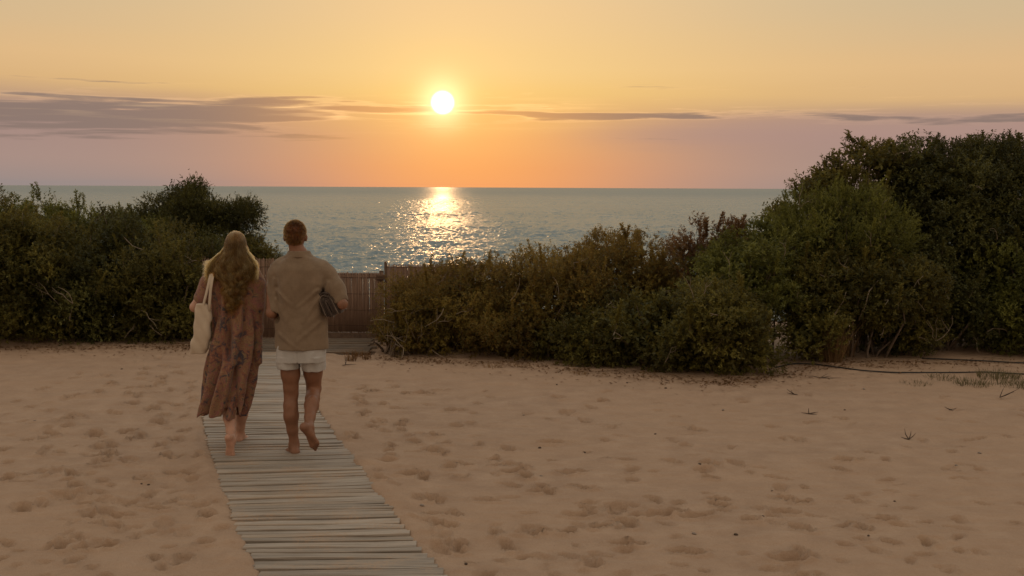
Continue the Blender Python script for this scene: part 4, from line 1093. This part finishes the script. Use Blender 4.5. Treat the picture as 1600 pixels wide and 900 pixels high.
# his cropped hair
hr = np.random.default_rng(3); n = 9000
d = unit(hr.normal(0, 1, (n, 3))); hc = c+np.array((0, -.012, .022)); rr = np.array((.079, .099, .095))
keep = (d[:, 2] > -.62-.35*np.clip(-d[:, 1], 0, 1)+.75*np.clip(d[:, 1], 0, 1)) & ~((np.abs(d[:, 0]) > .75) & (d[:, 2] < -.25) & (d[:, 1] > -.45))
d = d[keep]; p0 = hc+d*rr*.97
topw = np.clip(d[:, 2], 0, 1)[:, None]
ln = (.007+.018*topw+.004*hr.uniform(0, 1, (len(d), 1)))
dr = unit(d+np.array((0, -.1, -.55))*(1-topw)+np.array((.15, .55, .1))*topw+hr.normal(0, .18, d.shape))
tt = np.linspace(0, 1, 4)[None, :, None]
P = p0[:, None]+dr[:, None]*ln[:, None]*tt+np.array((0, 0, -.006))*tt**2
hair_curves('hair', P, np.array((.0011, .001, .0008, .0003)), M['hair_m'], man, np.clip(.15+.55*topw[:, 0]+hr.normal(0, .2, len(d)), 0, 1))
# towel folded over and clamped under his right arm
tw = thing('towel', J(516, 490, DM+.03), 'dark folded towel with pale stripes tucked under the man\'s right arm', 'towel')
def fold_layer(name, rad, th_, mt, y0, y1, seed):
    """a hanging fold of cloth: an arch seen from behind, running forward"""
    r = np.random.default_rng(seed); V, Fq = [], []
    prof = []
    cx_, cz_ = 0.0, 0.0
    for a in np.linspace(math.pi*1.0, 0, 12): prof.append((cx_+rad*1.0*math.cos(a), cz_+rad*1.25*math.sin(a)))
    left = [(prof[0][0]+.004*i, -i*.022) for i in range(5, 0, -1)]; right = [(prof[-1][0]+.006*i, -i*.021) for i in range(1, 5)]
    prof = np.array(left+prof+right); tang = np.gradient(prof, axis=0); nr = np.stack([-tang[:, 1], tang[:, 0]], 1); nr /= np.linalg.norm(nr, axis=1)[:, None]
    ring = np.concatenate([prof+nr*th_/2, (prof-nr*th_/2)[::-1]]); m_ = len(ring); ysn = np.linspace(y0, y1, 9)
    ox, oz = J(514, 470)[0], J(514, 470)[2]
    for j, yy in enumerate(ysn):
        wv = .003*math.sin(yy*40+seed)
        for x_, z_ in ring: V.append((ox+x_*(1-.04*j/8)+wv+z_*-.25, yy+.01*math.sin(x_*60+seed), oz+z_+.004*math.sin(yy*25+seed*2)))
    for j in range(8):
        for i in range(m_): Fq.append((j*m_+i, j*m_+(i+1) % m_, (j+1)*m_+(i+1) % m_, (j+1)*m_+i))
    Fq.append(tuple(range(m_-1, -1, -1))); Fq.append(tuple(8*m_+i for i in range(m_)))
    return mesh_obj(name, np.array(V), Fq, mt, tw, True)
for i, (rad, th_, mt) in enumerate([(.056, .014, 'towel'), (.0465, .0032, 'stripe'), (.039, .011, 'towel'), (.0315, .0028, 'stripe'), (.024, .011, 'towel'), (.010, .015, 'towel')]):
    fold_layer('towel_fold' if mt == 'towel' else 'towel_stripe', rad, th_, M[mt], DM-.10-.004*(i % 3), DM+.24, i)

# ---------------- the woman
DW = 8.68
woman = thing('person', (at(362, 600, DW)[0], DW, .018), 'long haired woman in a patterned ankle length dress walking barefoot with a canvas bag', 'person')
K = lambda px, py, d=DW: at(px, py, d)
hcen = K(369, 386)
f = Field((hcen[0]-.45, DW-.45, -.02), (hcen[0]+.40, DW+.60, 1.80), .0055)
skull(f, hcen, .97, -.05)
f.cone(K(369, 400)+np.array((0, -.01, 0)), .050, K(369, 414), .056, .02)
f.loft([px_row(416, 350, 388, .06, 0, DW), px_row(428, 340, 398, .08, 0, DW), px_row(460, 344, 394, .09, 0, DW), px_row(500, 350, 388, .080, 0, DW), px_row(545, 346, 388, .085, .01, DW), px_row(575, 346, 388, .075, .02, DW)], .03)
e1, w1 = K(304, 480, DW-.03), K(318, 484, DW+.20)
f.chain([(K(338, 430), .044), (K(318, 458), .041), (e1, .036)], .02); f.chain([(e1, .037), (e1*.6+w1*.4, .037), (w1, .025)], .012)
hand(f, w1, (.35, .9, .25), (0, -.2, 1), (1, 0, 0), .9, .9)
e2, w2 = K(397, 490, DW+.02), K(398, 505, DW+.22)
f.chain([(K(397, 430), .044), (K(402, 460), .041), (e2, .036)], .02); f.chain([(e2, .036), (e2*.6+w2*.4, .036), (w2, .025)], .012)
hand(f, w2, (-.3, .9, -.1), (0, .1, 1), (-1, 0, 0), .5, .88)
ka, aa = K(357, 625, DW+.05), K(361.5, 687, DW-.25)
f.chain([(K(354, 560, DW+.03), .062), (ka, .048)], .02)
f.chain([(ka, .052), (ka*.7+aa*.3, .051), (ka*.55+aa*.45, .049), (ka*.22+aa*.78, .034), (aa, .030)], .018)
foot(f, aa, (.02, .22, -1), (.1, .9, .25), -1, .235, .35)
kb, ab_ = K(379, 628, DW+.14), K(375, 677, DW+.25)
f.chain([(K(380, 560, DW+.03), .062), (kb, .048)], .02)
f.chain([(kb, .052), (kb*.6+ab_*.4, .049), (kb*.2+ab_*.8, .034), (ab_, .030)], .018)
foot(f, ab_, (.08, 1, 0), (0, 0, 1), -1, .235)
V_, Q_ = f.mesh(2)
mesh_obj('body', V_, Q_, M['skin_w'], woman, True)
# the dress
f = Field((hcen[0]-.52, DW-.48, .26), (hcen[0]+.44, DW+.42, 1.58), .006)
def dfold(x, y, z, th):
    lowr = np.clip((1.30-z)/.9, 0, 1)
    w_ = th*7+2.2*np.sin(z*3.1+.6)+.8*np.sin(th*3+z*5)
    w2_ = th*13+1.7*np.sin(z*4.3+2.0)
    o = (.007+.030*lowr)*np.sin(w_)+(.005+.012*lowr)*np.sin(w2_)
    o = o-.012-.022*lowr
    cr = x-(K(369, 560)[0]+.022*np.sin(z*4.0)-.015*(1-lowr))
    o = o-(.012+.040*lowr)*np.exp(-(cr/(.016+.012*lowr))**2)*(y < DW)
    return o
f.loft([px_row(412, 352, 386, .065, 0, DW), px_row(420, 338, 399, .085, 0, DW), px_row(430, 333, 403, .105, 0, DW), px_row(450, 333, 402, .125, -.01, DW), px_row(480, 334, 401, .130, -.015, DW), px_row(520, 331, 402, .14, -.02, DW),
        px_row(560, 324, 404, .165, -.025, DW), px_row(600, 319, 398, .175, -.035, DW), px_row(630, 313, 391, .185, -.045, DW), px_row(656, 310, 384, .19, -.055, DW)], .02, dfold, 2.1)
f.chain([(K(338, 426), .052), (K(326, 442), .064), (K(318, 465, DW-.01), .072)], .03)
f.chain([(K(397, 427), .052), (K(402.5, 445), .060), (K(402.5, 478, DW-.01), .062)], .03)
f.chain([(K(402, 470), .050), (K(402, 515, DW), .044), (K(402, 545, DW), .038), (K(404.5, 565, DW-.01), .026)], .02)
g = np.meshgrid(*[f.lo[k_]+f.h*np.arange(f.n[k_]) for k_ in range(3)], indexing='ij')
# uneven wind blown hem
hz = K(345, 648)[2]+.018*np.sin(g[0]*21+.5)+.012*np.sin(g[0]*47)-.10*np.clip(g[0]-K(372, 650)[0], 0, 1)+.02*np.sin(g[1]*15)
f.F = np.maximum(f.F, (hz-g[2])*.9).astype(np.float32)
f.F -= (.0022*np.sin(g[0]*52+2*np.sin(g[2]*15))*np.sin(g[2]*33+1.6*np.sin(g[0]*19))).astype(np.float32)
f.loft([px_row(632, 322, 380, .11, -.045, DW), px_row(650, 320, 375, .115, -.055, DW), px_row(680, 318, 372, .115, -.06, DW)], 0, None, 2.1, True)
V_, Q_ = f.mesh(1)
dress = mesh_obj('dress', V_, Q_, M['dress'], woman, True)
# her long hair, root to tip
hr = np.random.default_rng(8); n = 15000; KP = 16
sc_c = hcen+np.array((0, -.012, .024)); sr = np.array((.078, .096, .094))
d = unit(hr.normal(0, 1, (n, 3))); d = d[(d[:, 2] > -.15) & ~((d[:, 1] > .55) & (d[:, 2] < .55))]; n = len(d)
side_x = d[:, 0]; back = np.clip(-d[:, 1], -.4, 1)
tcl = hr.integers(0, 90, n)                                   # each strand belongs to a lock
lock_d = unit(np.stack([hr.uniform(-1, 1, 90), -hr.uniform(.0, 1, 90), np.zeros(90)], 1)); lock_ph = hr.uniform(0, 6.28, 90); lock_l = hr.uniform(-.05, .03, 90)
# choose the lock nearest in sideways angle
order = np.argsort(lock_d[:, 0]); pos = np.clip(np.searchsorted(lock_d[order, 0], side_x+hr.normal(0, .12, n)), 0, 89); tcl = order[pos]
zl = K(369, 478)[2]
tip_z = zl+.02+.13*np.abs(side_x)**1.3+lock_l[tcl]+hr.normal(0, .035, n)+.05*(hr.uniform(0, 1, n) > .8)
P = np.zeros((n, KP, 3))
root_p = sc_c+d*sr
wid_x = .118
for k in range(KP):
    t = k/(KP-1)
    # down the head first, then falling free over the shoulders and back
    z = root_p[:, 2]+(tip_z-root_p[:, 2])*t
    drop = np.clip((root_p[:, 2]-z)/.24, 0, 1)
    fall = np.clip((hcen[2]-.02-z)/.30, 0, 1)
    mixl = drop**.7
    tx = hcen[0]+(lock_d[tcl, 0]*.7+side_x*.45)*(.096+.060*np.sin(np.clip(fall*1.2, 0, 1)*math.pi)-.030*fall**2)
    ty = DW+(-.012)-np.sqrt(np.clip(1-(lock_d[tcl, 0]*.8)**2, .05, 1))*(.100+.030*fall)
    ty = np.where(d[:, 1] > .1, ty+.10*(1-fall)*np.clip(np.abs(side_x), 0, 1), ty)
    amp = .0015+.020*fall
    wx = amp*np.sin(lock_ph[tcl]+z*58+.8*np.sin(z*11+lock_ph[tcl])); wy = amp*.7*np.cos(lock_ph[tcl]*1.7+z*52)
    loose = hr.normal(0, .0035, n)*(.3+fall)
    ex = sc_c[0]+d[:, 0]*sr[0]*1.08; 
    P[:, k, 0] = root_p[:, 0]*(1-mixl)+tx*mixl+wx+loose
    P[:, k, 1] = root_p[:, 1]*(1-mixl)+ty*mixl+wy+hr.normal(0, .003, n)*(.3+fall)
    P[:, k, 2] = z
    # keep outside the skull
    q = (P[:, k]-sc_c)/(sr*1.04); L_ = np.linalg.norm(q, axis=1); ins = L_ < 1
    P[ins, k] = sc_c+(q[ins]/L_[ins, None])*sr*1.04
off = np.cumsum(hr.normal(0, .0022, (n, KP, 3))*np.array((1, 1, .2)), 1)*np.linspace(0, 1, KP)[None, :, None]
P += off
# wind lifted locks at both sides
nw = 2600
sgn = np.where(hr.uniform(0, 1, nw) < .68, -1, 1)
W_ = np.zeros((nw, KP, 3)); zr = hr.uniform(-.03, .07, nw); reach = hr.uniform(.3, 1, nw)**1.3*np.where(sgn < 0, .125, .075); wl = hr.integers(0, 14, nw)
for k in range(KP):
    t = k/(KP-1)
    W_[:, k, 0] = hcen[0]+sgn*(.074+.045*np.clip(t*2, 0, 1)+reach*np.clip((t-.25)/.75, 0, 1)**1.2)+.006*np.sin(t*9+wl)+hr.normal(0, .002, nw)
    W_[:, k, 1] = DW-.02-.05*t+.02*np.sin(wl*2.0)+.01*np.sin(t*7+wl)
    W_[:, k, 2] = hcen[2]+zr-.05-.17*t+.05*np.clip((t-.55)/.45, 0, 1)**1.5*np.sin(wl)+hr.normal(0, .0015, nw)
allP = np.concatenate([P, W_])
rad_ = np.full(KP, .00085); rad_[-3:] = (.0007, .0005, .0002)
lock_t = hr.uniform(0, 1, 90)
hair_curves('hair', allP, rad_, M['hair_w'], woman, np.concatenate([np.clip(lock_t[tcl]*.9+hr.normal(.05, .12, n), 0, 1), hr.uniform(0, .35, nw)]))

# ---------------- her canvas bag
bagc = K(320, 512, DW-.10)
bag = thing('tote_bag', bagc, 'off-white canvas tote bag hanging from the woman\'s left shoulder', 'bag')
f = Field((bagc[0]-.20, bagc[1]-.16, bagc[2]-.28), (bagc[0]+.20, bagc[1]+.16, bagc[2]+.28), .005)
bd = DW-.10
def bfold(x, y, z, th):
    return .004*np.sin(x*40+z*14)*np.sin(z*16+1)+.006*np.sin(z*9+x*25+y*20)+.003*np.sin((x+z*.6)*70)
f.loft([px_row(474, 309, 332, .030, 0, bd), px_row(482, 308, 332.5, .032, 0, bd), px_row(500, 305, 331, .042, 0, bd), px_row(525, 300.5, 327.5, .05, 0, bd), px_row(543, 297.5, 324, .046, 0, bd), px_row(549, 296.5, 323, .040, 0, bd), px_row(552.5, 297, 323, .034, 0, bd)], .006, bfold, 3.6)
f.loft([px_row(470, 311, 330, .020, 0, bd), px_row(490, 311, 329, .022, 0, bd)], 0, None, 2.6, True)
V_, Q_ = f.mesh(2)
bagb = mesh_obj('bag_body', V_, Q_, M['canvas'], bag, True)
def strap(pts, wd, th_):
    pts = [np.array(q) for q in pts]; V, Fq = [], []
    for i, q in enumerate(pts):
        t = unit(pts[min(i+1, len(pts)-1)]-pts[max(i-1, 0)])
        nrm = unit(q-K(352, 470, DW+.05)); nrm = unit(nrm-t*(nrm@t)); s_ = np.cross(t, nrm)
        for a, b in ((-1, -1), (1, -1), (1, 1), (-1, 1)): V.append(q+s_*a*wd/2+nrm*b*th_/2)
    m_ = len(pts)
    for i in range(m_-1):
        for k in range(4): Fq.append((i*4+k, i*4+(k+1) % 4, (i+1)*4+(k+1) % 4, (i+1)*4+k))
    Fq += [(3, 2, 1, 0), tuple((m_-1)*4+k for k in range(4))]
    mesh_obj('strap', np.array(V), Fq, M['canvas'], bag, True)
strap([K(315, 486, DW-.125), K(319, 472, DW-.130), K(324, 452, DW-.135), K(327.5, 436, DW-.115), K(330.5, 425, DW-.075), K(333, 418.5, DW-.01), K(331, 421, DW+.06), K(324, 440, DW+.10), K(318, 465, DW+.06)], .024, .004)
strap([K(327, 486, DW-.135), K(327.5, 472, DW-.140), K(329, 452, DW-.145), K(331.5, 436, DW-.122), K(334, 425, DW-.082), K(336, 418, DW-.012), K(335, 421, DW+.06), K(330, 440, DW+.10), K(326, 465, DW+.06)], .024, .004)
